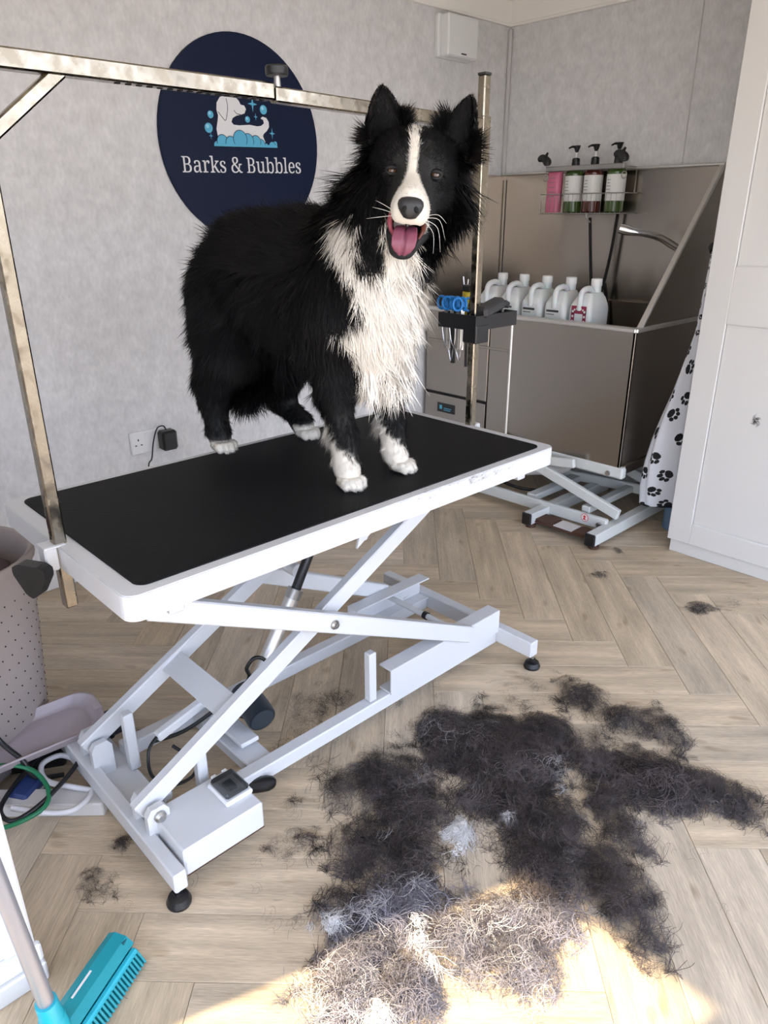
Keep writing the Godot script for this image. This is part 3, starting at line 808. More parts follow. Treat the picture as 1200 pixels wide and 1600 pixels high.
	ob("bolt", MB.new().tube(PV([V(1.547, 0.062, -0.075), V(1.56, 0.062, -0.075)]), [0.010], 12), M.zinc, t)
	ob("lift_arm", MB.new().bar(V(1.57, 0.05, -1.0), V(1.57, 0.064, -0.045), 0.022, 0.05, 0.004), G, t)
	ob("lift_arm", MB.new().bar(V(1.61, 0.30, -0.72), V(1.61, 0.105, -0.02), 0.024, 0.045, 0.004), G, t)
	ob("lift_arm", MB.new().bar(V(1.61, 0.21, -0.75), V(1.61, 0.275, -0.25), 0.02, 0.04, 0.004), G, t)
	ob("lift_arm", MB.new().bar(V(2.02, 0.30, -0.72), V(2.02, 0.105, -0.03), 0.024, 0.045, 0.004), G, t)
	ob("lift_arm", MB.new().bar(V(1.98, 0.05, -1.0), V(1.98, 0.10, -0.05), 0.024, 0.045, 0.004), G, t)
	ob("cross_tube", MB.new().bar(V(1.60, 0.09, -0.17), V(2.04, 0.09, -0.17), 0.04, 0.03, 0.004), G, t)
	ob("cross_tube", MB.new().bar(V(1.60, 0.07, -0.45), V(2.04, 0.07, -0.45), 0.05, 0.03, 0.004), G, t)
	for z in [-0.035, -0.345]:
		ob("base_foot", MB.new().bar(V(1.43, 0.045, z), V(2.06, 0.045, z), 0.045, 0.05, 0.003), G, t)
		ob("end_cap", MB.new().bar(V(1.42, 0.044, z), V(1.432, 0.044, z), 0.047, 0.054, 0.004), M.black_plastic, t)
		ob("foot", MB.new().lathe([Vector2(0, 0), Vector2(0.022, 0), Vector2(0.022, 0.012), Vector2(0.01, 0.02), Vector2(0, 0.02)], 16, Transform3D(Basis(), V(1.46, 0, z))), M.rust, t)
	ob("base_tray", MB.new().box(V(1.50, 0.03, -0.19), V(0.09, 0.008, 0.27), 0.001), M.rust, t)
	ob("rust_plate", MB.new().box(V(1.50, 0.037, -0.10), V(0.08, 0.01, 0.075), 0.002), M.rust, t)
	ob("rust_plate", MB.new().box(V(1.50, 0.037, -0.285), V(0.08, 0.01, 0.08), 0.002), M.rust, t)
	ob("bare_plate", MB.new().box(V(1.50, 0.036, -0.19), V(0.075, 0.006, 0.09), 0.002), M.board_white, t)
	var st := ob("warning_sticker", MB.new().prism(circle(0.018, 24), 0.001, Transform3D(Basis(Vector3.UP, -PI / 2), V(1.558, 0.072, -0.145))), M.sticker_red, t)
	ob("sticker_disc", MB.new().prism(circle(0.0155, 24), 0.001, Transform3D(Basis(Vector3.UP, -PI / 2), V(1.5574, 0.072, -0.145))), M.label_paper, st)
	var arrow := PackedVector2Array([Vector2(0, 0.012), Vector2(0.009, 0.003), Vector2(0.003, 0.003), Vector2(0.003, -0.003), Vector2(0.009, -0.009), Vector2(-0.009, -0.009), Vector2(-0.003, -0.003), Vector2(-0.003, 0.003), Vector2(-0.009, 0.003)])
	ob("sticker_arrow", MB.new().prism(arrow, 0.001, Transform3D(Basis(Vector3.UP, -PI / 2), V(1.5567, 0.072, -0.145))), M.sticker_red, st)
	ob("drain_pipe", MB.new().tube(smooth_path([V(1.84, 0.28, -0.42), V(1.84, 0.20, -0.42), V(1.82, 0.16, -0.44), V(1.76, 0.14, -0.55), V(1.72, 0.10, -0.72)], 5), [0.032, 0.032, 0.030, 0.027], 14), M.board_white, t)
	ob("drain_hose", MB.new().tube(smooth_path([V(1.70, 0.10, -0.8), V(1.66, 0.07, -0.62), V(1.75, 0.05, -0.5), V(1.9, 0.05, -0.5)], 5), [0.008], 8), M.black_plastic, t)

func pump_bottle(label: String, z: float, m: Material, lab: bool, y0: float, h: float) -> void:
	var t := thing("pump_bottle", label, "bottle", V(2.165, y0, z), 0.2, "pump bottles in the wire caddy")
	var r := 0.042
	ob("body", MB.new().lathe([Vector2(0, 0), Vector2(r - 0.004, 0), Vector2(r, 0.004), Vector2(r, h - 0.02), Vector2(r - 0.006, h - 0.006), Vector2(0.02, h), Vector2(0, h)], 26, Transform3D(), true), m, t)
	if lab:
		var lb := ob("label", MB.new().lathe([Vector2(r + 0.0008, h * 0.26), Vector2(r + 0.0008, h * 0.84)], 22, Transform3D(Basis(Vector3.UP, PI * 0.25), Vector3.ZERO), true, TAU * 0.62), M.label_paper, t)
		lb.rotation.y = 2.2 - PI
		var pr := MB.new()
		for k in 5:
			var g := PI + 0.45
			var q := V(cos(g) * (r + 0.0012), h * (0.72 - k * 0.07), sin(g) * (r + 0.0012))
			pr.box(q, V(0.0005, 0.0025, [0.02, 0.016, 0.024, 0.022, 0.018][k]), 0.0, Basis(Vector3.UP, -g))
		ob("label_print", pr, M.print_grey, t)
	var nk := MB.new().lathe([Vector2(0.024, h - 0.002), Vector2(0.019, h + 0.006), Vector2(0.017, h + 0.042), Vector2(0.011, h + 0.046), Vector2(0, h + 0.046)], 18)
	ob("collar", nk, M.black_plastic, t)
	ob("stem", MB.new().tube(PV([V(0, h + 0.045, 0), V(0, h + 0.075, 0)]), [0.005], 10), M.plastic_white, t)
	var hd := MB.new().lathe([Vector2(0.005, h + 0.068), Vector2(0.009, h + 0.074), Vector2(0.013, h + 0.086), Vector2(0.016, h + 0.096), Vector2(0.0, h + 0.098)], 14)
	hd.tube(smooth_path([V(0, h + 0.090, 0), V(-0.02, h + 0.091, -0.014), V(-0.034, h + 0.084, -0.024)], 3), [0.006, 0.006, 0.005, 0.005, 0.004], 8)
	ob("pump_head", hd, M.black_plastic, t)

func build_bath_things() -> void:
	# wire caddy
	var c := thing("wire_caddy", "grey wire shower caddy hung on the steel splashback, holding bottles", "caddy")
	var W: Material = M.zinc
	var xa := 2.105
	var xc := 2.225
	var za := -0.875
	var zb := -0.445
	ob("top_plate", MB.new().box(V(xa + 0.02, 1.452, (za + zb) / 2), V(0.03, 0.022, zb - za - 0.03), 0.003), M.zinc, c)
	for y in [1.345, 1.262]:
		ob("frame_wire", MB.new().tube(PV([V(xc, y, za), V(xa, y, za), V(xa, y, zb), V(xc, y, zb), V(xc, y, za)]), [0.0026], 6), W, c)
	for k in 18:
		var z := lerpf(za + 0.008, zb - 0.008, k / 17.0)
		ob("wire", MB.new().tube(PV([V(xa, 1.345, z), V(xa, 1.262, z), V(xc, 1.262, z)]), [0.0016], 6), W, c)
	for z in [za + 0.015, zb - 0.015]:
		ob("side_wire", MB.new().tube(PV([V(xc, 1.345, z), V(xc, 1.45, z), V(xa + 0.02, 1.45, z)]), [0.003], 6), W, c)
		var rg := PackedVector3Array()
		for k in 17: rg.append(V(xa - 0.004, 1.415 + cos(TAU * k / 16) * 0.014, z + 0.012 + sin(TAU * k / 16) * 0.012))
		ob("ring", MB.new().tube(rg, [0.0022], 6), W, c)
	for s in [0, 1]:
		var z := -0.868 if s == 0 else -0.475
		var kb := MB.new().tube(smooth_path([V(xa, 1.468, z + 0.02), V(xa, 1.488, z + 0.015), V(xa, 1.50, z - 0.01), V(xa, 1.492, z - 0.03)], 4), [0.012, 0.016, 0.019, 0.020, 0.019, 0.018, 0.018, 0.017, 0.017, 0.016, 0.014, 0.012, 0.008], 10)
		kb.tube(PV([V(xa, 1.50, z + 0.005), V(xa, 1.522, z + 0.018)]), [0.009, 0.005], 8)
		ob("clamp_lever", kb, M.black_plastic, c)
	pump_bottle("green pump bottle with a white label, left one in the wire caddy", -0.735, M.green_bottle, true, 1.266, 0.185)
	pump_bottle("brown pump bottle standing between the two green ones in the caddy", -0.635, M.brown_bottle, true, 1.266, 0.185)
	pump_bottle("green pump bottle with a wide white label, right one in the caddy", -0.520, M.green_bottle, true, 1.266, 0.185)
	var p := thing("squeeze_tube", "flat pink squeeze bottle at the left end of the caddy", "bottle", V(2.155, 1.266, -0.832))
	var rr := round_rect(0.05, 0.072, 0.02, 4)
	ob("body", loft(MB.new(), [ring(rr, 0.0, Transform3D(), 0.9, 0.9), ring(rr, 0.004), ring(rr, 0.12), ring(rr, 0.165, Transform3D(), 0.9, 1.0), ring(rr, 0.19, Transform3D(), 0.25, 1.02)]), M.pink_bottle, p)
	var pp := MB.new()
	for k in 6: pp.box(V(-0.0255, 0.15 - k * 0.02, 0), V(0.0006, 0.0025, [0.03, 0.024, 0.036, 0.03, 0.034, 0.02][k]), 0.0)
	ob("print", pp, M.print_grey, p)
	# restraint straps hung on the caddy
	var s1 := thing("leash_strap", "black webbing strap hanging from the hook under the middle of the caddy", "strap")
	ob("webbing", MB.new().tube(smooth_path([V(2.12, 1.245, -0.605), V(2.125, 1.1, -0.59), V(2.13, 0.95, -0.57), V(2.14, 0.86, -0.545), V(2.15, 0.72, -0.53)], 5), [0.008], 8, true, 0.3), M.black_matt, s1)
	ob("hook", MB.new().tube(smooth_path([V(2.11, 1.262, -0.61), V(2.10, 1.255, -0.615), V(2.105, 1.24, -0.612), V(2.12, 1.225, -0.603)], 4), [0.003, 0.004], 8), M.zinc, s1)
	var s2 := thing("leash_strap", "black webbing strap hanging from the right end of the caddy down into the bath", "strap")
	ob("webbing", MB.new().tube(smooth_path([V(2.20, 1.26, -0.515), V(2.195, 1.1, -0.525), V(2.185, 0.96, -0.54), V(2.175, 0.86, -0.555), V(2.16, 0.72, -0.56)], 5), [0.008], 8, true, 0.3), M.black_matt, s2)
	var s3 := ob("webbing", MB.new().tube(smooth_path([V(2.185, 0.96, -0.535), V(2.19, 0.86, -0.515), V(2.18, 0.72, -0.50)], 5), [0.009], 8, true, 0.3), M.black_matt, s2)
	# shower handset
	var h := thing("shower_handset", "curved chrome shower handset on a holder beside the sloping bath side", "shower")
	ob("handle", MB.new().tube(smooth_path([V(2.0, 1.203, -0.385), V(2.03, 1.192, -0.345), V(2.07, 1.182, -0.30), V(2.12, 1.165, -0.255), V(2.16, 1.135, -0.215), V(2.175, 1.122, -0.20)], 5), [0.019, 0.020, 0.021, 0.021, 0.020, 0.018, 0.0165, 0.0155, 0.0145, 0.014, 0.014, 0.014, 0.014, 0.0145, 0.015, 0.0155, 0.016, 0.0165, 0.017, 0.017, 0.0165, 0.016, 0.0155, 0.014, 0.013, 0.012], 18), M.chrome, h)
	ob("collar", MB.new().tube(PV([V(2.172, 1.123, -0.203), V(2.195, 1.108, -0.183)]), [0.0145, 0.013], 16), M.black_plastic, h)
	ob("holder", MB.new().tube(PV([V(2.19, 1.11, -0.185), V(2.235, 1.09, -0.15)]), [0.013, 0.02], 16), M.chrome, h)
	ob("valve_knob", MB.new().tube(PV([V(2.235, 1.145, -0.16), V(2.20, 1.15, -0.165)]), [0.022, 0.018], 16), M.charcoal, h)
	# five jugs of shampoo
	var lab := ["white shampoo jug half hidden behind the grooming frame post, nearest the room corner", "white shampoo jug second from the room corner, beside the post", "white shampoo jug in the middle of the five in the bath", "white shampoo jug between the middle one and the red-labelled one", "white shampoo jug with a red patterned label, at the right end of the row"]
	var body := round_rect(0.155, 0.112, 0.022, 4)
	for k in 5:
		var t := thing("shampoo_jug", lab[k], "jug", V(1.845, 0.698, -0.900 + k * 0.1255), 0.0, "shampoo jugs in the bath")
		var b := MB.new()
		loft(b, [ring(body, 0.0, Transform3D(), 0.94, 0.92), ring(body, 0.006), ring(body, 0.185), ring(body, 0.205, Transform3D(), 0.97, 0.93), ring(body, 0.232, Transform3D(), 0.80, 0.72, Vector2(0.008, 0)), ring(body, 0.252, Transform3D(), 0.62, 0.44, Vector2(0.014, 0))])
		ob("body", b, M.jug_plastic, t)
		ob("handle", MB.new().tube(smooth_path([V(0.02, 0.238, 0), V(0.008, 0.262, 0), V(-0.02, 0.270, 0), V(-0.058, 0.262, 0), V(-0.073, 0.236, 0), V(-0.072, 0.185, 0)], 4), [0.012], 12), M.jug_plastic, t)
		ob("neck", MB.new().lathe([Vector2(0.022, 0.235), Vector2(0.021, 0.282), Vector2(0, 0.282)], 18, Transform3D(Basis(), V(0.042, 0, 0))), M.jug_plastic, t)
		ob("cap", MB.new().lathe([Vector2(0, 0.278), Vector2(0.0235, 0.278), Vector2(0.0235, 0.304), Vector2(0.021, 0.307), Vector2(0, 0.307)], 20, Transform3D(Basis(), V(0.042, 0, 0))), M.jug_cap, t)
		var pr := MB.new()
		if k < 4:
			pr.box(V(-0.0782, 0.172, -0.006), V(0.0008, 0.009, 0.062), 0.0)
			pr.box(V(-0.0782, 0.158, -0.016), V(0.0008, 0.003, 0.04), 0.0)
			ob("label_lettering", pr, M.print_dark, t)
			var p2 := MB.new()
			for i in 5: p2.box(V(-0.0782, 0.14 - i * 0.012, 0), V(0.0008, 0.002, 0.07 - (i % 2) * 0.012), 0.0)
			ob("label_lines", p2, M.print_grey, t)
		else:
			for z in [-0.028, 0.028]: pr.box(V(-0.0782, 0.115, z), V(0.0008, 0.14, 0.016), 0.0)
			pr.box(V(-0.0782, 0.187, 0), V(0.0008, 0.032, 0.072), 0.0)
			ob("label_border", pr, M.print_red, t)
			var p2 := MB.new()
			for i in 7:
				for z in [-0.028, 0.028]: p2.prism(circle(0.0052, 8), 0.001, Transform3D(Basis(Vector3.UP, -PI / 2), V(-0.0785, 0.06 + i * 0.02, z)))
			for i in 5: p2.prism(circle(0.004, 8), 0.001, Transform3D(Basis(Vector3.UP, -PI / 2), V(-0.0785, 0.187 + 0.005 * (i % 2), -0.02 + i * 0.01)))
			ob("label_pattern", p2, M.label_paper, t)
	# tool tray clamped to the far post
	var y := 0.985
	var tr := thing("tool_tray", "black plastic tool tray clamped to the far post of the grooming frame", "tray")
	var tb := MB.new()
	tb.box(V(0.66, y - 0.016, -0.035), V(0.175, 0.006, 0.135), 0.001)
	for x in [0.572, 0.748]: tb.box(V(x, y, -0.035), V(0.006, 0.04, 0.14), 0.001)
	for z in [0.032, -0.102]: tb.box(V(0.66, y, z), V(0.175, 0.04, 0.006), 0.001)
	ob("body", tb, M.black_plastic, tr)
	ob("clamp", MB.new().box(V(0.597, y - 0.03, 0.012), V(0.055, 0.05, 0.05), 0.003), M.black_plastic, tr)
	var sc_lab := ["blue-handled scissors at the far left of the tool tray", "blue-handled scissors second from the left in the tool tray", "blue-handled scissors in the middle of the tool tray", "blue-handled scissors with a round ring facing out, nearest the post"]
	for k in 4:
		var sp := thing("scissors", sc_lab[k], "scissors", V(0.588, y, [-0.092, -0.070, -0.048, -0.030][k]), [0.2, 0.5, 0.1, 0.75][k], "blue-handled scissors in the tray")
		for s in [-1.0, 1.0]:
			var rg := PackedVector3Array()
			for i in 17: rg.append(V(0.0, 0.045 + cos(TAU * i / 16) * 0.017, s * 0.015 + sin(TAU * i / 16) * 0.013))
			ob("finger_ring", MB.new().tube(rg, [0.0038], 8), M.scissor_blue, sp)
		ob("blade", MB.new().bar(V(0, 0.03, 0), V(0, -0.08, 0.0), 0.003, 0.010, 0.0, Vector3.BACK), M.steel_bright, sp)
	var cp := thing("clipper", "black cordless clipper lying across the tool tray", "clipper")
	ob("body", MB.new().bar(V(0.598, y + 0.024, 0.022), V(0.70, y + 0.046, 0.012), 0.042, 0.032, 0.008), M.charcoal, cp)
	ob("clipper_head", MB.new().bar(V(0.70, y + 0.044, 0.012), V(0.722, y + 0.036, 0.010), 0.038, 0.018, 0.003), M.black_plastic, cp)
	var cb := thing("comb", "small grey metal comb at the right end of the tool tray", "comb")
	ob("spine", MB.new().bar(V(0.705, y + 0.028, 0.015), V(0.765, y + 0.034, -0.02), 0.01, 0.008, 0.001), M.zinc, cb)
	var th := MB.new()
	for k in 14: th.box(V(0.707 + k * 0.0043, y + 0.02, 0.014 - k * 0.0025), V(0.0016, 0.018, 0.0016), 0.0)
	ob("teeth", th, M.zinc, cb)
	var br := thing("yellow_brush", "small yellow and black brush head standing behind the scissors", "brush", V(0.625, y, -0.06))
	ob("handle", MB.new().tube(PV([V(0, -0.01, 0), V(0, 0.075, 0.01)]), [0.008, 0.011], 10), M.yellow, br)
	ob("grip", MB.new().box(V(0, 0.085, 0.015), V(0.02, 0.018, 0.035), 0.004), M.black_plastic, br)
	ob("pins", MB.new().tube(PV([V(0, 0.09, 0), V(0, 0.115, -0.004)]), [0.002], 6).tube(PV([V(0, 0.09, 0.012), V(0, 0.108, 0.014)]), [0.002], 6), M.chrome, br)
	for k in 2:
		var ch := thing("chain_collar", ["thin silver chain looped low under the tool tray, left one", "thin silver chain looped under the tool tray, beside the post"][k], "chain", Vector3.ZERO, 0.0, "chains under the tool tray")
		var z := [-0.088, -0.06][k] as float
		ob("chain", MB.new().tube(smooth_path([V(0.575, y - 0.02, z - 0.006), V(0.576, y - 0.06, z + 0.002), V(0.577, 0.905, z + 0.018), V(0.578, 0.872 + k * 0.004, z + 0.028 + k * 0.002), V(0.577, 0.905, z + 0.036), V(0.576, y - 0.06, z + 0.042), V(0.575, y - 0.02, z + 0.044)], 4), [0.0016], 6), M.chrome, ch)
	var sh := thing("shears", "narrow steel shears hanging down through the tool tray", "shears")
	ob("blade", MB.new().bar(V(0.585, y, -0.065), V(0.585, 0.865, -0.058), 0.005, 0.014, 0.0, Vector3.BACK), M.charcoal, sh)
	ob("blade", MB.new().bar(V(0.588, y, -0.015), V(0.588, 0.86, -0.012), 0.004, 0.008, 0.0, Vector3.BACK), M.charcoal, sh)

func paw_cloth_material() -> StandardMaterial3D:
	var w := 256
	var h := 512
	var im := Image.create(w, h, false, Image.FORMAT_RGB8)
	im.fill(rgb8(214, 216, 222))
	var r := RandomNumberGenerator.new()
	r.seed = 5
	var spots: Array[Vector3] = []
	for row in 11:
		for k in 4: spots.append(V(k * 64 + (row % 2) * 32 + r.randf_range(-8, 8), row * 46.5 + r.randf_range(-6, 6), r.randf_range(-3.1, 3.1)))
	for s in spots:
		var dots := [[0.0, 4.0, 10.0, 7.5], [-11.5, -5.0, 4.2, 5.4], [-4.6, -12.0, 4.2, 5.6], [4.6, -12.0, 4.2, 5.6], [11.5, -5.0, 4.2, 5.4]]
		for d in dots:
			var ctr := Vector2(d[0], d[1]).rotated(s.z) + Vector2(s.x, s.y)
			for y in range(int(ctr.y - 12), int(ctr.y + 13)):
				for x in range(int(ctr.x - 12), int(ctr.x + 13)):
					var q := (Vector2(x, y) - ctr).rotated(-s.z)
					if (q.x / d[2]) ** 2 + (q.y / d[3]) ** 2 < 1.0: im.set_pixel(posmod(x, w), posmod(y, h), rgb8(16, 16, 18))
	var m := mat("paw_cloth", Color(1, 1, 1), 0.85)
	m.albedo_texture = ImageTexture.create_from_image(im)
	return m

func build_right_side() -> void:
	# wardrobe
	var x := 1.65
	var c := thing("wardrobe", "tall white wardrobe with panelled doors standing right of the bath", "wardrobe")
	ob("carcass", MB.new().box(V(x + 0.31, 1.095, 0.71), V(0.58, 2.08, 1.06), 0.002), M.cabinet_white, c)
	ob("plinth", MB.new().box(V(x + 0.30, 0.0275, 0.712), V(0.57, 0.055, 1.05), 0.001), M.cabinet_white, c)
	for k in 2:
		var z0 := 0.178 + k * 0.53
		var b := MB.new()
		var zs := [z0, z0 + 0.088, z0 + 0.438, z0 + 0.526]
		b.box(V(x + 0.010, 1.095, (zs[0] + zs[1]) / 2), V(0.020, 2.08, zs[1] - zs[0]), 0.002)
		b.box(V(x + 0.010, 1.095, (zs[2] + zs[3]) / 2), V(0.020, 2.08, zs[3] - zs[2]), 0.002)
		for yy in [[0.055, 0.135], [0.905, 1.09], [2.05, 2.135]]:
			b.box(V(x + 0.010, (yy[0] + yy[1]) / 2, (zs[1] + zs[2]) / 2), V(0.020, yy[1] - yy[0], zs[2] - zs[1]), 0.002)
		var d := ob("door", b, M.cabinet_white, c)
		for yy in [[0.135, 0.905], [1.09, 2.05]]:
			var pn := MB.new().box(V(x + 0.015, (yy[0] + yy[1]) / 2, (zs[1] + zs[2]) / 2), V(0.010, yy[1] - yy[0] - 0.004, zs[2] - zs[1] - 0.004), 0.0)
			for zz in [[zs[1], 1.0], [zs[2], -1.0]]:
				pn.bar(V(x + 0.0065, yy[0], zz[0]), V(x + 0.0065, yy[1], zz[0]), 0.012, 0.012, 0.004)
			for q in yy: pn.bar(V(x + 0.0065, q, zs[1]), V(x + 0.0065, q, zs[2]), 0.012, 0.012, 0.004)
			ob("panel", pn, M.cabinet_white, d)
	# cloth with paw prints hung in the gap beside the bath
	var t := thing("paw_print_cloth", "white cloth printed with black paw prints hanging between bath and wardrobe", "cloth")
	var e := V(0.73, 0, 0.68)
	var f := V(0.68, 0, -0.73)
	var secs: Array = []
	var rows := [[0.0, 0.088, 0.080], [0.08, 0.092, 0.090], [0.18, 0.090, 0.085], [0.28, 0.082, 0.080], [0.38, 0.070, 0.070], [0.48, 0.056, 0.055], [0.60, 0.042, 0.045], [0.70, 0.030, 0.035], [0.76, 0.022, 0.028], [0.80, 0.020, 0.026]]
	var base := V(1.845, 0.12, 0.075)
	for q in rows:
		var rg := PackedVector3Array()
		for k in 28:
			var g := TAU * k / 28
			var wob: float = 1.0 + 0.10 * sin(g * 5.0 + q[0] * 5.0)
			rg.append(base + V(0, q[0], 0) - e * (q[1] - 0.06) + e * cos(g) * q[1] * wob - f * sin(g) * q[2] * 0.5 * wob * -1.0)
		secs.append(rg)
	var pm := paw_cloth_material()
	ob("skirt", loft(MB.new(), secs), pm, t).set_meta("label", "wide lower part with a dark hem")
	var sec2: Array = []
	for q in [0.80, 0.92, 1.06, 1.13]:
		var rg := PackedVector3Array()
		for k in 16:
			var g := TAU * k / 16
			rg.append(base + V(0, q - 0.12 + 0.12, 0) - V(0, 0.12, 0) + e * (0.028 + (q - 0.84) * 0.05) + e * cos(g) * 0.026 - f * sin(g) * -0.012)
		sec2.append(rg)
	ob("strap", loft(MB.new(), sec2), pm, t)
	ob("piping", MB.new().tube(smooth_path([V(1.80, 0.50, 0.045), V(1.785, 0.42, 0.03), V(1.772, 0.37, 0.018)], 5), [0.004], 6), M.cloth_black, t)
	ob("hem", MB.new().tube(smooth_path([secs[0][14], secs[0][17], secs[0][20], secs[0][22], secs[0][24], secs[0][27]], 4), [0.004], 6), M.cloth_black, t)
	ob("pocket_binding", MB.new().tube(smooth_path([V(1.79, 0.40, 0.03), V(1.80, 0.395, 0.06), V(1.81, 0.39, 0.09)], 4), [0.005], 6).tube(smooth_path([V(1.795, 0.40, 0.05), V(1.80, 0.34, 0.06), V(1.812, 0.29, 0.08)], 4), [0.004], 6), M.cloth_black, t)
	ob("hook", MB.new().tube(smooth_path([V(1.92, 1.16, 0.09), V(1.89, 1.145, 0.07), V(1.87, 1.13, 0.085)], 4), [0.014, 0.012], 10), M.black_plastic, t)
	var wb := thing("water_bottle", "blue translucent plastic bottle on the floor beside the wardrobe foot", "bottle", V(1.885, 0, 0.10))
	ob("body", MB.new().lathe([Vector2(0, 0), Vector2(0.046, 0), Vector2(0.052, 0.006), Vector2(0.052, 0.03), Vector2(0.050, 0.034), Vector2(0.052, 0.04), Vector2(0.052, 0.10), Vector2(0.048, 0.108), Vector2(0.052, 0.115), Vector2(0.052, 0.17), Vector2(0.02, 0.215), Vector2(0, 0.215)], 28), M.water_bottle, wb)
	ob("level_mark", MB.new().box(V(-0.042, 0.07, 0.031), V(0.002, 0.018, 0.003), 0.0, Basis(Vector3.UP, -0.6)).box(V(-0.036, 0.062, 0.038), V(0.002, 0.003, 0.016), 0.0, Basis(Vector3.UP, -0.8)), M.label_paper, wb)

func build_left_side() -> void:
	# laundry basket
	var b := thing("laundry_basket", "tall taupe plastic laundry basket with small holes, left of the table", "basket", V(-0.775, 0, -0.49))
	var secs: Array = []
	var pr := round_rect(2.0, 2.0, 0.75, 8)
	for q in [[0.0, 0.185], [0.01, 0.195], [0.25, 0.214], [0.50, 0.232], [0.512, 0.240], [0.53, 0.240], [0.535, 0.236], [0.53, 0.228], [0.50, 0.224], [0.25, 0.205], [0.03, 0.185]]:
		secs.append(ring(pr, q[0], Transform3D(Basis(Vector3.UP, 0.5), Vector3.ZERO), q[1], q[1]))
	ob("shell", loft(MB.new(), secs), M.basket, b)
	var hl := MB.new()
	for row in 13:
		var y := 0.06 + row * 0.032
		var rr := lerpf(0.198, 0.232, y / 0.5)
		for k in 48:
			var g := TAU * (k + 0.5 * (row % 2)) / 48
			var sq := 1.0 / maxf(absf(cos(g - 0.0)), absf(sin(g - 0.0)))
			var pa := Vector2.from_angle(g)
			# walk out to the shell of the rounded square
			var hit := 0.0
			for i in pr.size():
				var A := pr[i] * rr
				var B := pr[(i + 1) % pr.size()] * rr
				var it: Variant = Geometry2D.segment_intersects_segment(Vector2.ZERO, pa * 0.5, A, B)
				if it != null: hit = (it as Vector2).length(); break
			if hit <= 0.0: continue
			var p := V(pa.x * hit, y, -pa.y * hit).rotated(Vector3.UP, 0.5)
			var nrm := V(pa.x, 0, -pa.y).rotated(Vector3.UP, 0.5)
			hl.prism(circle(0.0019, 6), 0.0012, Transform3D(Basis(Vector3.UP.cross(nrm), Vector3.UP, nrm), p - nrm * 0.0004))
	ob("hole", hl, M.dark_hole, b).set_meta("kind", "stuff")
	var cl := thing("dark_laundry", "crumpled dark purple towel inside the laundry basket", "towel", V(-0.775, 0.40, -0.49))
	var ts: Array = []
	for q in [[0.0, 0.19], [0.05, 0.20], [0.09, 0.17], [0.12, 0.12], [0.135, 0.04]]:
		var rg := PackedVector3Array()
		for k in 32:
			var g := TAU * k / 32
			var rr: float = q[1] * (1.0 + 0.06 * sin(g * 5 + q[0] * 30))
			rg.append(V(cos(g) * rr, q[0] + 0.018 * sin(g * 4 + q[1] * 40), -sin(g) * rr))
		ts.append(rg)
	ob("folds", loft(MB.new(), ts), M.basket_cloth, cl)
	# shallow lid or tray
	var t := thing("plastic_tray", "mauve grey shallow plastic tray lying over the cables by the table foot", "tray", V(-0.655, 0.088, -0.285))
	t.rotation = Vector3(0.10, -0.10, 0.02)
	var tp := round_rect(0.34, 0.155, 0.05, 6)
	ob("shell", loft(MB.new(), [ring(tp, 0.0, Transform3D(), 0.86, 0.80), ring(tp, 0.004, Transform3D(), 0.92, 0.88), ring(tp, 0.022, Transform3D(), 0.98, 0.96), ring(tp, 0.026), ring(tp, 0.030), ring(tp, 0.030, Transform3D(), 0.96, 0.93), ring(tp, 0.012, Transform3D(), 0.90, 0.85), ring(tp, 0.008, Transform3D(), 0.82, 0.72)]), M.tray_mauve, t)
	ob("tab", MB.new().box(V(0.162, 0.034, 0.01), V(0.018, 0.012, 0.02), 0.002), M.tray_mauve, t)
	var bd := thing("white_board", "white painted strip of wood on the floor under the cables", "board")
	ob("plank", MB.new().bar(V(-0.58, 0.018, -0.045), V(-0.83, 0.018, -0.275), 0.052, 0.036, 0.003), M.board_white, bd)
	var cables := [
		["black power cable looped over the white board by the table foot", M.black_plastic, 0.0055, [V(-0.60, 0.06, -0.33), V(-0.575, 0.075, -0.24), V(-0.585, 0.07, -0.17), V(-0.64, 0.06, -0.13), V(-0.715, 0.05, -0.10), V(-0.765, 0.045, -0.105), V(-0.77, 0.045, -0.16), V(-0.71, 0.05, -0.22), V(-0.63, 0.055, -0.28), V(-0.60, 0.05, -0.34)]],
		["green cable curving round the edge of the partition at the left", M.cable_green, 0.0055, [V(-0.80, 0.09, -0.26), V(-0.73, 0.09, -0.24), V(-0.685, 0.08, -0.19), V(-0.675, 0.06, -0.13), V(-0.70, 0.05, -0.09), V(-0.76, 0.045, -0.09), V(-0.82, 0.04, -0.12)]],
		["white cable looping out from under the table base beam", M.cable_white, 0.0065, [V(-0.585, 0.035, -0.07), V(-0.625, 0.045, -0.11), V(-0.665, 0.05, -0.17), V(-0.655, 0.055, -0.225), V(-0.61, 0.05, -0.235), V(-0.585, 0.05, -0.19)]],
		["white cable trailing across the white board", M.cable_white, 0.0065, [V(-0.60, 0.04, -0.075), V(-0.625, 0.045, -0.05), V(-0.66, 0.045, -0.045), V(-0.70, 0.042, -0.08), V(-0.75, 0.04, -0.15)]],
		["black cable hanging down in front of the laundry basket", M.black_plastic, 0.006, [V(-0.74, 0.20, -0.28), V(-0.72, 0.14, -0.255), V(-0.695, 0.10, -0.215), V(-0.68, 0.05, -0.2), V(-0.62, 0.02, -0.2)]]]
	for q in cables:
		tag(ob("cable", MB.new().tube(smooth_path(q[3], 6), [q[2]], 8), q[1]), q[0], "cable")
	var pb := thing("blue_plug_box", "dark blue plug box lying among the cables", "plug", V(-0.70, 0.022, -0.20), 0.6)
	ob("body", MB.new().box(V(0, 0, 0), V(0.08, 0.044, 0.05), 0.006), M.adapter_blue, pb)
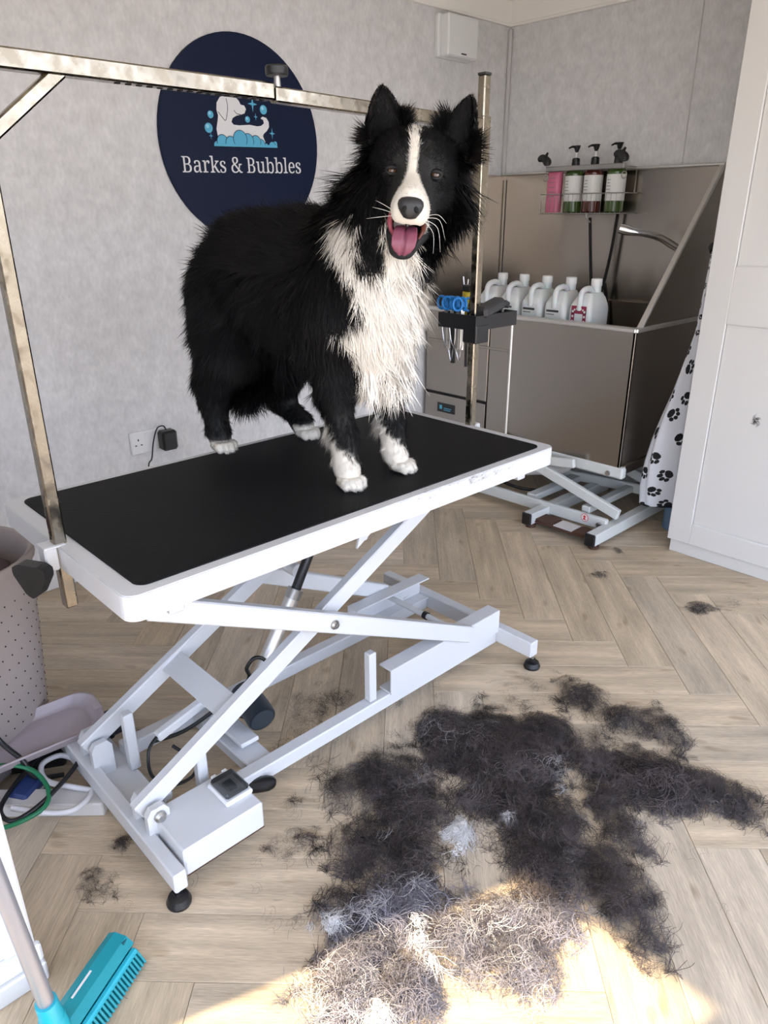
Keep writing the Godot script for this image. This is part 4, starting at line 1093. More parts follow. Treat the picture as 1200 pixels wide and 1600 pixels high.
	ob("label", MB.new().box(V(0.0, 0.0, 0.0255), V(0.05, 0.008, 0.001), 0.0), M.label_paper, pb)
	var ps := thing("power_strip", "black power strip under the tray beside the table foot", "power strip", V(-0.655, 0.02, -0.31), -0.5)
	ob("body", MB.new().box(V(0, 0, 0), V(0.16, 0.04, 0.055), 0.006), M.black_plastic, ps)

func build_broom() -> void:
	var t := thing("broom", "turquoise rubber broom with a grey metal handle in the lower left corner", "broom")
	var a := V(-0.714, 0, 0.322)
	var d := V(-0.128, 0, 0.074).normalized()
	var L := 0.36
	var n := V(0.5, 0, 0.866)   # the side the bristles show on
	var mid := a + d * L / 2
	var bs := Basis(d, Vector3.UP, d.cross(Vector3.UP))
	var sec := PackedVector2Array([Vector2(-0.026, 0.030), Vector2(0.022, 0.030), Vector2(0.026, 0.040), Vector2(0.012, 0.052), Vector2(-0.012, 0.054), Vector2(-0.026, 0.046)])
	# section runs across (x) and up (y), drawn out along the head
	var xf := Transform3D(Basis(n, Vector3.UP, n.cross(Vector3.UP)), a if n.cross(Vector3.UP).dot(d) > 0 else a + d * L)
	ob("head", MB.new().prism(sec, L, xf), M.turquoise, t)
	ob("lip", MB.new().bar(a + d * 0.004 + n * 0.030 + V(0, 0.030, 0), a + d * (L - 0.004) + n * 0.030 + V(0, 0.030, 0), 0.012, 0.012, 0.003), M.turquoise_light, t)
	ob("slot", MB.new().bar(a + d * 0.001 + n * 0.008 + V(0, 0.046, 0), a + d * 0.016 + n * 0.010 + V(0, 0.049, 0), 0.014, 0.007, 0.001), M.turquoise_dark, t)
	for k in 46:
		var p := a + d * (0.006 + k * (L - 0.012) / 45.0)
		for row in 1:
			ob("bristle", MB.new().bar(p + n * 0.028 + V(0, 0.030, 0), p + n * 0.046 + V(0, 0.003, 0), 0.0042, 0.012, 0.0008, n), M.turquoise, t)
	ob("bristle_bed", MB.new().box(mid + n * 0.006 + V(0, 0.016, 0), V(L - 0.01, 0.026, 0.034), 0.002, bs), M.turquoise_dark, t)
	var pr := MB.new().box(a + d * 0.10 + V(0, 0.0545, 0) - n * 0.006, V(0.05, 0.0006, 0.004), 0.0, bs)
	ob("print", pr, M.label_paper, t)
	var j0 := V(-0.862, 0.045, 0.408)
	var j1 := V(-0.867, 0.125, 0.412)
	var tp := V(-0.921, 1.05, 0.345)
	ob("socket", MB.new().tube(PV([j0, j0.lerp(j1, 0.5), j0.lerp(j1, 0.52), j1]), [0.022, 0.020, 0.018, 0.0165], 20), M.turquoise_light, t)
	ob("handle", MB.new().tube(PV([j1.lerp(j0, 0.1), tp]), [0.0125], 18), M.broom_shaft, t)
	ob("grip", MB.new().tube(PV([tp, tp + (tp - j1).normalized() * 0.1]), [0.0135, 0.0135], 14), M.turquoise, t)

# ================================================================ dog
class Field:   # tapered capsules joined by a smooth minimum, with capsules cut out of them
	var q := PackedFloat32Array()
	var cut := PackedFloat32Array()
	var k := 0.03
	func cap(a: Vector3, ra: float, b: Vector3, rb: float, is_cut := false) -> void:
		var d := b - a
		var l := maxf(d.length_squared(), 1e-9)
		var row := PackedFloat32Array([a.x, a.y, a.z, d.x, d.y, d.z, 1.0 / l, ra, rb - ra])
		if is_cut: cut.append_array(row)
		else: q.append_array(row)
	func at(x: float, y: float, z: float) -> float:
		var d := 1.0
		var ik := 0.25 / k
		for i in range(0, q.size(), 9):
			var px := x - q[i]
			var py := y - q[i + 1]
			var pz := z - q[i + 2]
			var dx := q[i + 3]
			var dy := q[i + 4]
			var dz := q[i + 5]
			var t := clampf((px * dx + py * dy + pz * dz) * q[i + 6], 0.0, 1.0)
			px -= dx * t; py -= dy * t; pz -= dz * t
			var e := sqrt(px * px + py * py + pz * pz) - q[i + 7] - q[i + 8] * t
			var g := k - absf(d - e)
			d = minf(d, e)
			if g > 0.0: d -= g * g * ik
		for i in range(0, cut.size(), 9):
			var px := x - cut[i]
			var py := y - cut[i + 1]
			var pz := z - cut[i + 2]
			var t := clampf((px * cut[i + 3] + py * cut[i + 4] + pz * cut[i + 5]) * cut[i + 6], 0.0, 1.0)
			px -= cut[i + 3] * t; py -= cut[i + 4] * t; pz -= cut[i + 5] * t
			d = maxf(d, cut[i + 7] + cut[i + 8] * t - sqrt(px * px + py * py + pz * pz))
		return d
	func net(b: MB, lo: Vector3, hi: Vector3, h: float, xf := Transform3D()) -> void:   # surface nets
		var S := 4
		var nx := int(ceil((hi.x - lo.x) / h / S)) * S + 1
		var ny := int(ceil((hi.y - lo.y) / h / S)) * S + 1
		var nz := int(ceil((hi.z - lo.z) / h / S)) * S + 1
		var val := PackedFloat32Array()
		val.resize(nx * ny * nz)
		var done := PackedByteArray()
		done.resize(nx * ny * nz)
		var blocks: Array[Vector3i] = []
		var reach := h * S * 0.9 + 0.004
		for bz in range(0, nz - 1, S):
			for by in range(0, ny - 1, S):
				for bx in range(0, nx - 1, S):
					var d := at(lo.x + (bx + S * 0.5) * h, lo.y + (by + S * 0.5) * h, lo.z + (bz + S * 0.5) * h)
					if absf(d) < reach: blocks.append(Vector3i(bx, by, bz))
		for bl in blocks:
			for z in range(bl.z, bl.z + S + 1):
				for y in range(bl.y, bl.y + S + 1):
					var i := (z * ny + y) * nx + bl.x
					for x in range(bl.x, bl.x + S + 1):
						if done[i] == 0:
							done[i] = 1
							val[i] = at(lo.x + x * h, lo.y + y * h, lo.z + z * h)
						i += 1
		var cell := PackedInt32Array()
		cell.resize(nx * ny * nz)
		cell.fill(-1)
		var off := [0, 1, nx, nx + 1, nx * ny, nx * ny + 1, nx * ny + nx, nx * ny + nx + 1]
		for bl in blocks:
			for z in range(bl.z, bl.z + S):
				for y in range(bl.y, bl.y + S):
					for x in range(bl.x, bl.x + S):
						var i := (z * ny + y) * nx + x
						var v := [val[i], val[i + off[1]], val[i + off[2]], val[i + off[3]], val[i + off[4]], val[i + off[5]], val[i + off[6]], val[i + off[7]]]
						var m := 0
						for c in 8:
							if v[c] < 0.0: m += 1
						if m == 0 or m == 8: continue
						var p := Vector3.ZERO
						var n := 0
						for c in 8:
							for bit in [1, 2, 4]:
								if c & bit: continue
								var e: int = c | bit
								if (v[c] < 0.0) == (v[e] < 0.0): continue
								var t: float = v[c] / (v[c] - v[e])
								p += Vector3((c & 1) + (t if bit == 1 else 0.0), ((c >> 1) & 1) + (t if bit == 2 else 0.0), ((c >> 2) & 1) + (t if bit == 4 else 0.0))
								n += 1
						p /= n
						var g := Vector3(v[1] + v[3] + v[5] + v[7] - v[0] - v[2] - v[4] - v[6], v[2] + v[3] + v[6] + v[7] - v[0] - v[1] - v[4] - v[5], v[4] + v[5] + v[6] + v[7] - v[0] - v[1] - v[2] - v[3]).normalized()
						cell[i] = b.vert(xf * (lo + (p + Vector3(x, y, z)) * h), (xf.basis * g).normalized())
		for bl in blocks:
			for z in range(maxi(bl.z, 1), bl.z + S):
				for y in range(maxi(bl.y, 1), bl.y + S):
					for x in range(maxi(bl.x, 1), bl.x + S):
						var i := (z * ny + y) * nx + x
						for ax in 3:
							var j: int = i + [1, nx, nx * ny][ax]
							if (val[i] < 0.0) == (val[j] < 0.0): continue
							var s1: int = [nx, nx * ny, 1][ax]
							var s2: int = [nx * ny, 1, nx][ax]
							var a := cell[i - s1 - s2]
							var c := cell[i - s2]
							var d := cell[i]
							var e := cell[i - s1]
							if a < 0 or c < 0 or d < 0 or e < 0: continue
							var o := [a, d, c, a, e, d] if val[i] < 0.0 else [a, c, d, a, d, e]
							for w in o: b.ix.append(w)

func head_frame() -> Transform3D:
	var E := V(0.066, 1.333, 0.285)
	var f := (V(-1.0025, 1.2614, 1.3314) - E).normalized()
	var r := Vector3.UP.cross(f).normalized()
	var b := Basis(r, f.cross(r), f)
	return Transform3D((Basis(f, deg_to_rad(-5.5)) * b).scaled_local(V(0.92, 0.92, 0.92)), E)

# where the coat is white: 1, black: 0
var HF: Transform3D
func white_body(p: Vector3, n: Vector3) -> float:
	var w := 0.0
	# feet
	if p.y < 0.90:
		var front := p.z > -0.05
		var top := 0.722
		if front:
			var leg_x := 0.0 if p.x < 0.075 else 0.152
			top = 0.795 + 0.03 * clampf(-(p.z - 0.142) / 0.02, -1, 1.5) + (0.02 * clampf((leg_x - p.x) / 0.02, -1, 1.2))
		else:
			if p.x > 0.075: top = 0.735 if p.z > -0.235 else 0.69
			else: top = 0.727
		w = clampf((top - p.y) / 0.008, 0, 1)
	# bib: an uneven shield on the front of the chest, seen along the way the dog faces
	var a := (p.x - 0.075) * 0.714 + (p.z - 0.2) * 0.70
	var fwd := (p.x - 0.075) * -0.70 + (p.z - 0.2) * 0.714
	if n.x * -0.64 + n.z * 0.77 > -0.25 and p.y > 0.86 and p.z > 0.02:
		var y := p.y
		var left: float
		var right: float
		if y > 1.20: left = -0.095; right = 0.085 + (y - 1.2) * 0.1
		elif y > 1.10: left = lerpf(-0.045, -0.095, (y - 1.10) / 0.10); right = lerpf(0.125, 0.11, (y - 1.10) / 0.10)
		elif y > 1.06: left = lerpf(-0.095, -0.045, (y - 1.06) / 0.04); right = lerpf(0.105, 0.125, (y - 1.06) / 0.04)
		else: left = lerpf(-0.030, -0.095, (y - 0.90) / 0.16); right = lerpf(0.012, 0.105, (y - 0.90) / 0.16)
		var ruff_l := y > 1.175 and a > -0.058 and a < -0.004
		var ruff_r := y > 1.15 and a > 0.062 + (1.2 - y) * 0.4
		if y < 1.27 and not ruff_l and not ruff_r: w = maxf(w, clampf(minf(a - left, right - a) / 0.012 + 0.5, 0, 1))
	return w
func white_head(l: Vector3) -> float:
	var w := 0.0
	var aa := absf(l.x + 0.001)
	# muzzle
	if l.z > 0.008 and l.y < 0.0:
		var half := lerpf(0.010, 0.036, smoothstep(-0.012, -0.062, l.y)) + clampf((l.z - 0.05) * 0.25, 0, 0.012)
		w = clampf((half - aa) / 0.007 + 0.5, 0, 1) * clampf((l.z + 0.004) / 0.012, 0, 1)
		if l.y < -0.112: w = 0.0
	# blaze
	if l.y >= -0.03 and l.y < 0.105 and l.z > -0.06:
		var half := 0.0085 + clampf((0.005 - l.y) * 0.25, 0, 0.008) - clampf((l.y - 0.06) * 0.12, 0, 0.005)
		w = maxf(w, clampf((half - absf(l.x + 0.004 - l.y * 0.02)) / 0.004 + 0.5, 0, 1))
	return w

func build_dog() -> void:
	HF = head_frame()
	var dog := thing("dog", "large fluffy black and white dog with open mouth standing on the grooming table", "dog")
	var F := Field.new()
	F.k = 0.035
	var c := func(a: Vector3, ra: float, b: Vector3, rb: float) -> void: F.cap(a, ra, b, rb)
	c.call(V(0.075, 1.10, 0.10), 0.125, V(0.075, 1.10, -0.05), 0.135)
	c.call(V(0.075, 1.10, -0.05), 0.135, V(0.072, 1.115, -0.30), 0.115)
	c.call(V(0.05, 1.105, -0.305), 0.10, V(0.11, 1.10, -0.315), 0.10)
	c.call(V(0.075, 1.185, 0.08), 0.08, V(0.075, 1.175, -0.30), 0.075)
	c.call(V(0.078, 1.14, 0.12), 0.12, V(0.10, 1.28, 0.20), 0.088)
	c.call(V(0.06, 1.06, 0.15), 0.10, V(0.06, 0.975, 0.14), 0.06)
	c.call(V(-0.012, 1.10, 0.10), 0.07, V(0.0, 0.985, 0.09), 0.05)
	c.call(V(0.157, 1.10, 0.11), 0.07, V(0.158, 0.98, 0.11), 0.05)
	var legs := [
		[V(0.0, 0.985, 0.09), 0.044, V(0.0, 0.90, 0.118), 0.034, V(0.0, 0.805, 0.140), 0.025, V(0.0, 0.738, 0.148), 0.0235, V(-0.25, 0, 0.97)],
		[V(0.158, 0.98, 0.11), 0.044, V(0.155, 0.90, 0.128), 0.034, V(0.152, 0.805, 0.136), 0.025, V(0.152, 0.738, 0.146), 0.0235, V(0.3, 0, 0.95)],
		[V(-0.03, 0.95, -0.255), 0.072, V(-0.048, 0.875, -0.295), 0.046, V(-0.056, 0.815, -0.308), 0.030, V(-0.06, 0.738, -0.292), 0.0235, V(-0.05, 0, 1)],
		[V(0.155, 0.935, -0.262), 0.064, V(0.158, 0.85, -0.29), 0.042, V(0.160, 0.790, -0.325), 0.031, V(0.167, 0.732, -0.235), 0.0235, V(0.05, 0, 1)]]
	c.call(V(0.012, 1.07, -0.31), 0.093, V(-0.03, 0.95, -0.255), 0.072)
	c.call(V(0.14, 1.07, -0.32), 0.10, V(0.155, 0.935, -0.262), 0.064)
	var toes: Array = []
	for l in legs:
		c.call(l[0], l[1], l[2], l[3]); c.call(l[2], l[3], l[4], l[5]); c.call(l[4], l[5], l[6], l[7])
		var fd: Vector3 = l[8].normalized()
		var sd := Vector3.UP.cross(fd)
		var pw: Vector3 = V(l[6].x, 0.712, l[6].z) + fd * 0.012
		c.call(l[6], 0.023, pw, 0.021)
		toes.append([pw, fd, sd])
	c.call(V(0.075, 1.13, -0.40), 0.035, V(0.062, 0.99, -0.445), 0.04)
	c.call(V(0.062, 0.99, -0.445), 0.045, V(0.045, 0.86, -0.33), 0.030)
	var b := MB.new()
	b.colored = true
	F.net(b, V(-0.20, 0.69, -0.56), V(0.33, 1.36, 0.34), 0.0105)
	# paws: finer, in grids of their own
	for t in toes:
		var G := Field.new()
		G.k = 0.0045
		var pw: Vector3 = t[0]
		G.cap(pw - t[1] * 0.02 + V(0, 0.016, 0), 0.0225, pw + V(0, 0.002, 0), 0.020)
		G.cap(pw - t[1] * 0.012 - V(0, 0.004, 0), 0.0155, pw + t[1] * 0.012 - V(0, 0.005, 0), 0.0145)
		for k in 4:
			var s: float = [-1.5, -0.5, 0.5, 1.5][k]
			var base: Vector3 = pw + t[2] * s * 0.0138 + V(0, -0.001, 0)
			var ou: float = 0.036 if absf(s) < 1.0 else 0.026
			G.cap(base, 0.0105, base + t[1] * ou * 0.75 + V(0, -0.001, 0), 0.0108)
			G.cap(base + t[1] * ou * 0.75 + V(0, -0.001, 0), 0.0108, base + t[1] * ou + V(0, -0.008, 0), 0.0085)
		var ctr := pw + V(0, -0.003, 0)
		G.net(b, ctr - V(0.056, 0.017, 0.056), ctr + V(0.056, 0.045, 0.056), 0.0032)
	var n_body := b.v.size()
	# head, in its own frame: x to the dog's left, y up, z out along the muzzle
	var H := Field.new()
	H.k = 0.022
	H.cap(V(-0.030, 0.022, -0.055), 0.058, V(0.030, 0.022, -0.055), 0.058)
	H.cap(V(0, 0.030, -0.030), 0.048, V(0, 0.000, 0.000), 0.040)
	H.cap(V(0, -0.022, 0.000), 0.040, V(0, -0.048, 0.092), 0.0285)
	for s in [-1.0, 1.0]:
		H.cap(V(s * 0.016, -0.058, 0.015), 0.028, V(s * 0.0155, -0.074, 0.088), 0.0205)
		H.cap(V(s * 0.052, -0.035, -0.055), 0.043, V(s * 0.030, -0.055, 0.0), 0.026)
		H.cap(V(s * 0.034, 0.018, -0.005), 0.020, V(s * 0.040, 0.012, -0.012), 0.020)
		H.cap(V(s * 0.024, -0.100, -0.03), 0.030, V(s * 0.0095 - 0.009, -0.141, 0.064), 0.0175)
	H.cap(V(0, -0.02, -0.08), 0.075, HF.affine_inverse() * V(0.09, 1.22, 0.16), 0.10)
	for s in [-0.016, 0.0, 0.016]:
		H.cap(V(s * 1.1, -0.098, 0.0), 0.014, V(s - 0.005, -0.108, 0.115), 0.0155, true)
	for s in [-1.0, 1.0]: H.cap(V(s * 0.043, 0.0, 0.0), 0.0108, V(s * 0.046, 0.0, 0.05), 0.012, true)
	H.net(b, V(-0.115, -0.172, -0.115), V(0.115, 0.095, 0.13), 0.0036, HF)
	var inv := HF.affine_inverse()
	var n_head := b.v.size()
	# ears: thin cupped triangles
	var ears := [[V(-0.062, 0.050, -0.050), V(-0.081, 0.150, -0.050), 0.041, 0.25], [V(0.076, 0.038, -0.050), V(0.101, 0.149, -0.055), 0.041, -0.50]]
	for e in ears:
		var axis: Vector3 = e[1] - e[0]
		var up := axis.normalized()
		var fr := V(0, 0, 1).rotated(V(0, 1, 0), e[3])
		fr = (fr - up * fr.dot(up)).normalized()
		var sd := up.cross(fr)
		var secs: Array = []
		for q in [[0.0, 1.0], [0.2, 1.04], [0.4, 0.98], [0.6, 0.83], [0.76, 0.62], [0.88, 0.42], [0.96, 0.23], [1.0, 0.06]]:
			var rg := PackedVector3Array()
			var w: float = e[2] * q[1]
			for k in 22:
				var inside := k >= 11
				var t: float = float(k) / 10.0 if not inside else float(21 - k) / 10.0
				var g := lerpf(-1.25, 1.25, t)
				var rr := w if not inside else w - 0.0045
				var bend := V(0, 0, 0)
				rg.append(HF * (e[0] + axis * q[0] + sd * sin(g) * rr - fr * (cos(g) * rr * (0.75 if not inside else 0.7) - w * 0.35) + bend))
			secs.append(rg)
		loft(b, secs)
	# colours
	var black := Color(0.006, 0.006, 0.0065)
	var white := Color(0.70, 0.66, 0.58)
	b.c.resize(b.v.size())
	for i in b.v.size():
		var p := b.v[i]
		var w := white_body(p, b.n[i]) if i < n_body else 0.0
		b.c[i] = black.lerp(white, w)
		if i >= n_body and i < n_head:
			var l := inv * p
			w = white_head(l)
			b.c[i] = black.lerp(white, w)
			if l.y < -0.055 and (V(p.x, p.y, p.z) - HF.origin).length() > 0.0 and l.z < 0.07 and l.z > -0.1 and l.y < -0.13: b.c[i] = black
			# inside of the mouth
			var d := H.at(l.x, l.y, l.z)
			if l.z > 0.0 and l.y < -0.082 and l.y > -0.122 and absf(l.x + 0.004) < 0.030 and l.z < 0.085: b.c[i] = Color(0.10, 0.022, 0.022)
			if l.y < -0.118 and l.z > 0.02: b.c[i] = Color(0.012, 0.012, 0.012)
			if absf(absf(l.x) - 0.044) < 0.013 and absf(l.y) < 0.013 and l.z > -0.02: b.c[i] = Color(0.006, 0.005, 0.005)
		elif i >= n_head:
			var l := inv * p
			var fr := inv.basis * b.n[i]
			if fr.z > 0.3: b.c[i] = Color(0.020, 0.012, 0.011)
	var skin := mat("dog_skin", Color.WHITE, 0.7)
	skin.vertex_color_use_as_albedo = true
	ob("body", b, skin, dog)
	dog_face(dog)
	dog_coat(dog, b, n_body, n_head, H)

func dog_face(dog: Node3D) -> void:
	# nose leather
	var nl := mat("nose_leather", rgb8(34, 34, 36), 0.42)
	var nb := MB.new()
	var secs: Array = []
	for q in [[-0.021, 0.2, 0.55], [-0.019, 0.48, 0.75], [-0.012, 0.70, 0.95], [-0.004, 0.90, 1.0], [0.004, 1.0, 1.0], [0.011, 0.95, 0.92], [0.016, 0.75, 0.72], [0.0185, 0.4, 0.4], [0.019, 0.1, 0.1]]:
		var rg := PackedVector3Array()
		for k in 24:
			var g := TAU * k / 24
			var dent := 1.0 - 0.10 * exp(-pow(cos(g) / 0.16, 2.0)) * (1.0 if sin(g) < 0 else 0.0) * clampf(0.5 - q[0] * 40.0, 0, 1)
			rg.append(V(cos(g) * 0.0255 * q[1], q[0], -sin(g) * 0.019 * q[2] * dent))
		secs.append(rg)
	loft(nb, secs)
	var no := ob("nose", nb, nl, dog)
	no.transform = HF * Transform3D(Basis(Vector3.RIGHT, -0.10), V(0, -0.060, 0.117))
	for s in [-1.0, 1.0]:
		var h := MB.new()
		h.lathe([Vector2(0, -1), Vector2(0.6, -0.8), Vector2(0.95, -0.3), Vector2(0.95, 0.3), Vector2(0.6, 0.8), Vector2(0, 1)], 14, Transform3D(Basis(Vector3.BACK, s * 0.55).scaled_local(V(0.0048, 0.0068, 0.004)), V(s * 0.0115, -0.0045, 0.0165)), false)
		ob("nostril", h, M.dark_hole, no)
	# eyes
	var eye_m := mat("eye_dark", rgb8(26, 18, 13), 0.06)
	eye_m.clearcoat_enabled = true; eye_m.clearcoat = 1.0; eye_m.clearcoat_roughness = 0.03
	var iris := mat("eye_iris", rgb8(92, 68, 48), 0.12)
	iris.clearcoat_enabled = true; iris.clearcoat = 1.0; iris.clearcoat_roughness = 0.03
	for s in [-1.0, 1.0]:
		var eb := MB.new()
		var prof: Array = []
		for k in 13: prof.append(Vector2(sin(PI * k / 12), -cos(PI * k / 12)))
		eb.lathe(prof, 20, Transform3D(Basis().scaled(V(0.0105, 0.0105, 0.0105)), Vector3.ZERO), false)
		var eo := ob("eye", eb, eye_m, dog)
		eo.transform = HF * Transform3D(Basis(), V(s * 0.0435, 0.0, 0.0065))
		var ir := MB.new()
		for q in [[0.0072, 0.0024]]:
			for k in 24:
				var g0 := TAU * k / 24
				var g1 := TAU * (k + 1) / 24
				var zz := func(r: float) -> float: return sqrt(0.0107 * 0.0107 - r * r)
				ir.quad(V(cos(g0) * q[1], sin(g0) * q[1], zz.call(q[1])), V(cos(g0) * q[0], sin(g0) * q[0], zz.call(q[0])), V(cos(g1) * q[0], sin(g1) * q[0], zz.call(q[0])), V(cos(g1) * q[1], sin(g1) * q[1], zz.call(q[1])))
		ob("iris", ir, iris, eo)
		for up in [1.0, -1.0]:
			var lid := PackedVector3Array()
			for k in 9:
				var g := PI * k / 8
				lid.append(HF * V(s * 0.0435 + cos(g) * 0.0115, up * sin(g) * (0.0062 if up > 0 else 0.0068) + 0.001, 0.0065 + 0.0085 * sin(g) + 0.001))
			ob("eyelid", MB.new().tube(lid, [0.0030], 8), M.black_matt, dog)
	# tongue with a groove
	var tm := mat("tongue", rgb8(124, 66, 86), 0.4)
	tm.subsurf_scatter_enabled = true; tm.subsurf_scatter_strength = 0.2
	var ts: Array = []
	var path := [[V(-0.002, -0.104, -0.005), 0.016, 0.8], [V(-0.003, -0.103, 0.03), 0.019, 0.8], [V(-0.004, -0.102, 0.062), 0.0215, 0.9], [V(-0.005, -0.107, 0.086), 0.0235, 1.2], [V(-0.006, -0.119, 0.100), 0.0250, 1.6], [V(-0.007, -0.132, 0.1015), 0.0235, 1.9], [V(-0.0075, -0.143, 0.0985), 0.0165, 2.0], [V(-0.008, -0.150, 0.095), 0.007, 2.0]]
	for k in path.size():
		var p: Vector3 = path[k][0]
		var d: Vector3 = (path[mini(k + 1, path.size() - 1)][0] - path[maxi(k - 1, 0)][0]).normalized()
		var x := Vector3.RIGHT
		var y := d.cross(x).normalized()   # out of the upper face
		if y.y < 0 and y.z < 0: y = -y
		var rg := PackedVector3Array()
		for i in 40:
			var g := TAU * i / 40
			var w: float = cos(g) * path[k][1]
			var th := 0.0045 * (1.0 if sin(g) > 0 else 0.8)
			var groove := 0.0055 * exp(-pow(w / 0.0024, 2.0)) if sin(g) > 0 else 0.0
			rg.append(HF * (p + x * w + y * (sin(g) * th - groove + absf(w) * absf(w) * 6.0)))
		ts.append(rg)
	ob("tongue", loft(MB.new(), ts), tm, dog)
	# lips, gums and small front teeth
	var lip := mat("lip_pink", rgb8(150, 70, 84), 0.35)
	ob("lip", MB.new().tube(smooth_path([HF * V(-0.034, -0.070, 0.052), HF * V(-0.039, -0.088, 0.042), HF * V(-0.036, -0.106, 0.040), HF * V(-0.027, -0.118, 0.052)], 4), [0.0035, 0.0045, 0.005, 0.005, 0.005, 0.005, 0.005, 0.0045, 0.0045, 0.004, 0.004, 0.003, 0.003], 8), lip, dog)
	ob("lip", MB.new().tube(smooth_path([HF * V(0.030, -0.088, 0.060), HF * V(0.030, -0.104, 0.050), HF * V(0.022, -0.120, 0.054)], 4), [0.003, 0.004, 0.005, 0.005, 0.0045, 0.004, 0.003], 8), mat("gum_brown", rgb8(96, 52, 44), 0.4), dog)
	ob("lip", MB.new().tube(smooth_path([HF * V(-0.033, -0.126, 0.050), HF * V(-0.026, -0.145, 0.076), HF * V(-0.009, -0.153, 0.086), HF * V(0.009, -0.143, 0.078), HF * V(0.018, -0.124, 0.05)], 5), [0.0045, 0.0055, 0.006, 0.006, 0.006], 10), M.black_matt, dog)
	var tooth := mat("tooth", rgb8(226, 220, 204), 0.25)
	for k in 4:
		var x := -0.026 + k * 0.0065
		var tb := MB.new().lathe([Vector2(0.0026, -0.004), Vector2(0.0028, 0.001), Vector2(0.0018, 0.005), Vector2(0, 0.006)], 8)
		var to := ob("tooth", tb, tooth, dog)
		to.transform = HF * Transform3D(Basis(), V(x, -0.134 - 0.0035 * k, 0.078 + 0.006 * sin(k * 0.8)))
	# whiskers
	var wm := mat("whisker", rgb8(220, 218, 212), 0.4)
	var ws := [[V(0.034, -0.078, 0.075), V(0.060, -0.080, 0.080), V(0.075, -0.115, 0.085)], [V(0.034, -0.082, 0.075), V(0.058, -0.095, 0.085), V(0.068, -0.138, 0.09)], [V(0.032, -0.086, 0.078), V(0.050, -0.105, 0.09), V(0.054, -0.142, 0.095)], [V(0.034, -0.074, 0.075), V(0.056, -0.070, 0.085), V(0.074, -0.084, 0.085)], [V(-0.034, -0.075, 0.075), V(-0.055, -0.070, 0.085), V(-0.075, -0.068, 0.08)], [V(-0.034, -0.080, 0.075), V(-0.058, -0.084, 0.085), V(-0.085, -0.090, 0.08)], [V(-0.034, -0.070, 0.075), V(-0.055, -0.060, 0.085), V(-0.07, -0.055, 0.08)]]
	for w in ws:
		ob("whisker", MB.new().tube(smooth_path([HF * w[0], HF * w[1], HF * w[2]], 4), [0.0007, 0.0006, 0.0005, 0.0005, 0.0004, 0.0004, 0.0003, 0.0002, 0.0001], 4), wm, dog)

# one tuft of hair: blades about one unit long along y, bent towards z, that splay to the sides; widths in metres
func tuft_mesh(sd: int, blades: int, width: float, spread: float, bend: float, wild: float, curl := 0.0, segs := 4, shine := 0.9) -> ArrayMesh:
	var r := RandomNumberGenerator.new()
	r.seed = sd
	var b := MB.new()
	for k in blades:
		var root := V(r.randf_range(-spread, spread), 0, r.randf_range(-spread, spread) * 0.5)
		var lean := V(r.randf_range(-1, 1) * wild, 0, r.randf_range(-0.6, 1) * wild * 0.6)
		var ln := r.randf_range(0.65, 1.1)
		var g0 := r.randf_range(0, TAU)
		var face := Vector3.RIGHT.rotated(Vector3.UP, r.randf_range(-0.9, 0.9))
		var first := b.v.size()
		for s in segs + 1:
			var t := float(s) / segs
			var p := root + V(0, t * ln, 0) + V(0, 0, -bend * t * t) + lean * t * t
			if curl > 0.0: p += V(cos(g0 + t * 5.0) - cos(g0), 0, sin(g0 + t * 5.0) - sin(g0)) * curl * t
			var w := width * (1.0 - t * t * 0.96) * 0.5
			var nn := V((face.z + r.randf_range(-0.3, 0.3)) * shine, 0.25, 1.0).normalized()
			b.vert(p - face * w, nn, Vector2(0, t)); b.vert(p + face * w, nn, Vector2(1, t))
		for s in segs:
			var i := first + s * 2
			for q in [i, i + 2, i + 1, i + 1, i + 2, i + 3]: b.ix.append(q)
	return b.mesh()

class Coat:
	var buf := PackedFloat32Array()
	var n := 0
	func put(p: Vector3, x: Vector3, y: Vector3, z: Vector3, c: Color) -> void:
		buf.append_array(PackedFloat32Array([x.x, y.x, z.x, p.x, x.y, y.y, z.y, p.y, x.z, y.z, z.z, p.z, c.r, c.g, c.b, 1.0]))
		n += 1
func coat_node(called: String, ct: Coat, mesh: Mesh, m: Material, parent: Node) -> MultiMeshInstance3D:
	var mm := MultiMesh.new()
	mm.transform_format = MultiMesh.TRANSFORM_3D
	mm.use_colors = true
	mm.mesh = mesh
	mm.instance_count = ct.n
	mm.buffer = ct.buf
	var o := MultiMeshInstance3D.new()
	o.multimesh = mm
	o.material_override = m
	o.set_meta("kind", "stuff")
	if parent == self:
		o.name = numbered(called); add_child(o)
	else:
		o.name = called; parent.add_child(o, true)
	return o

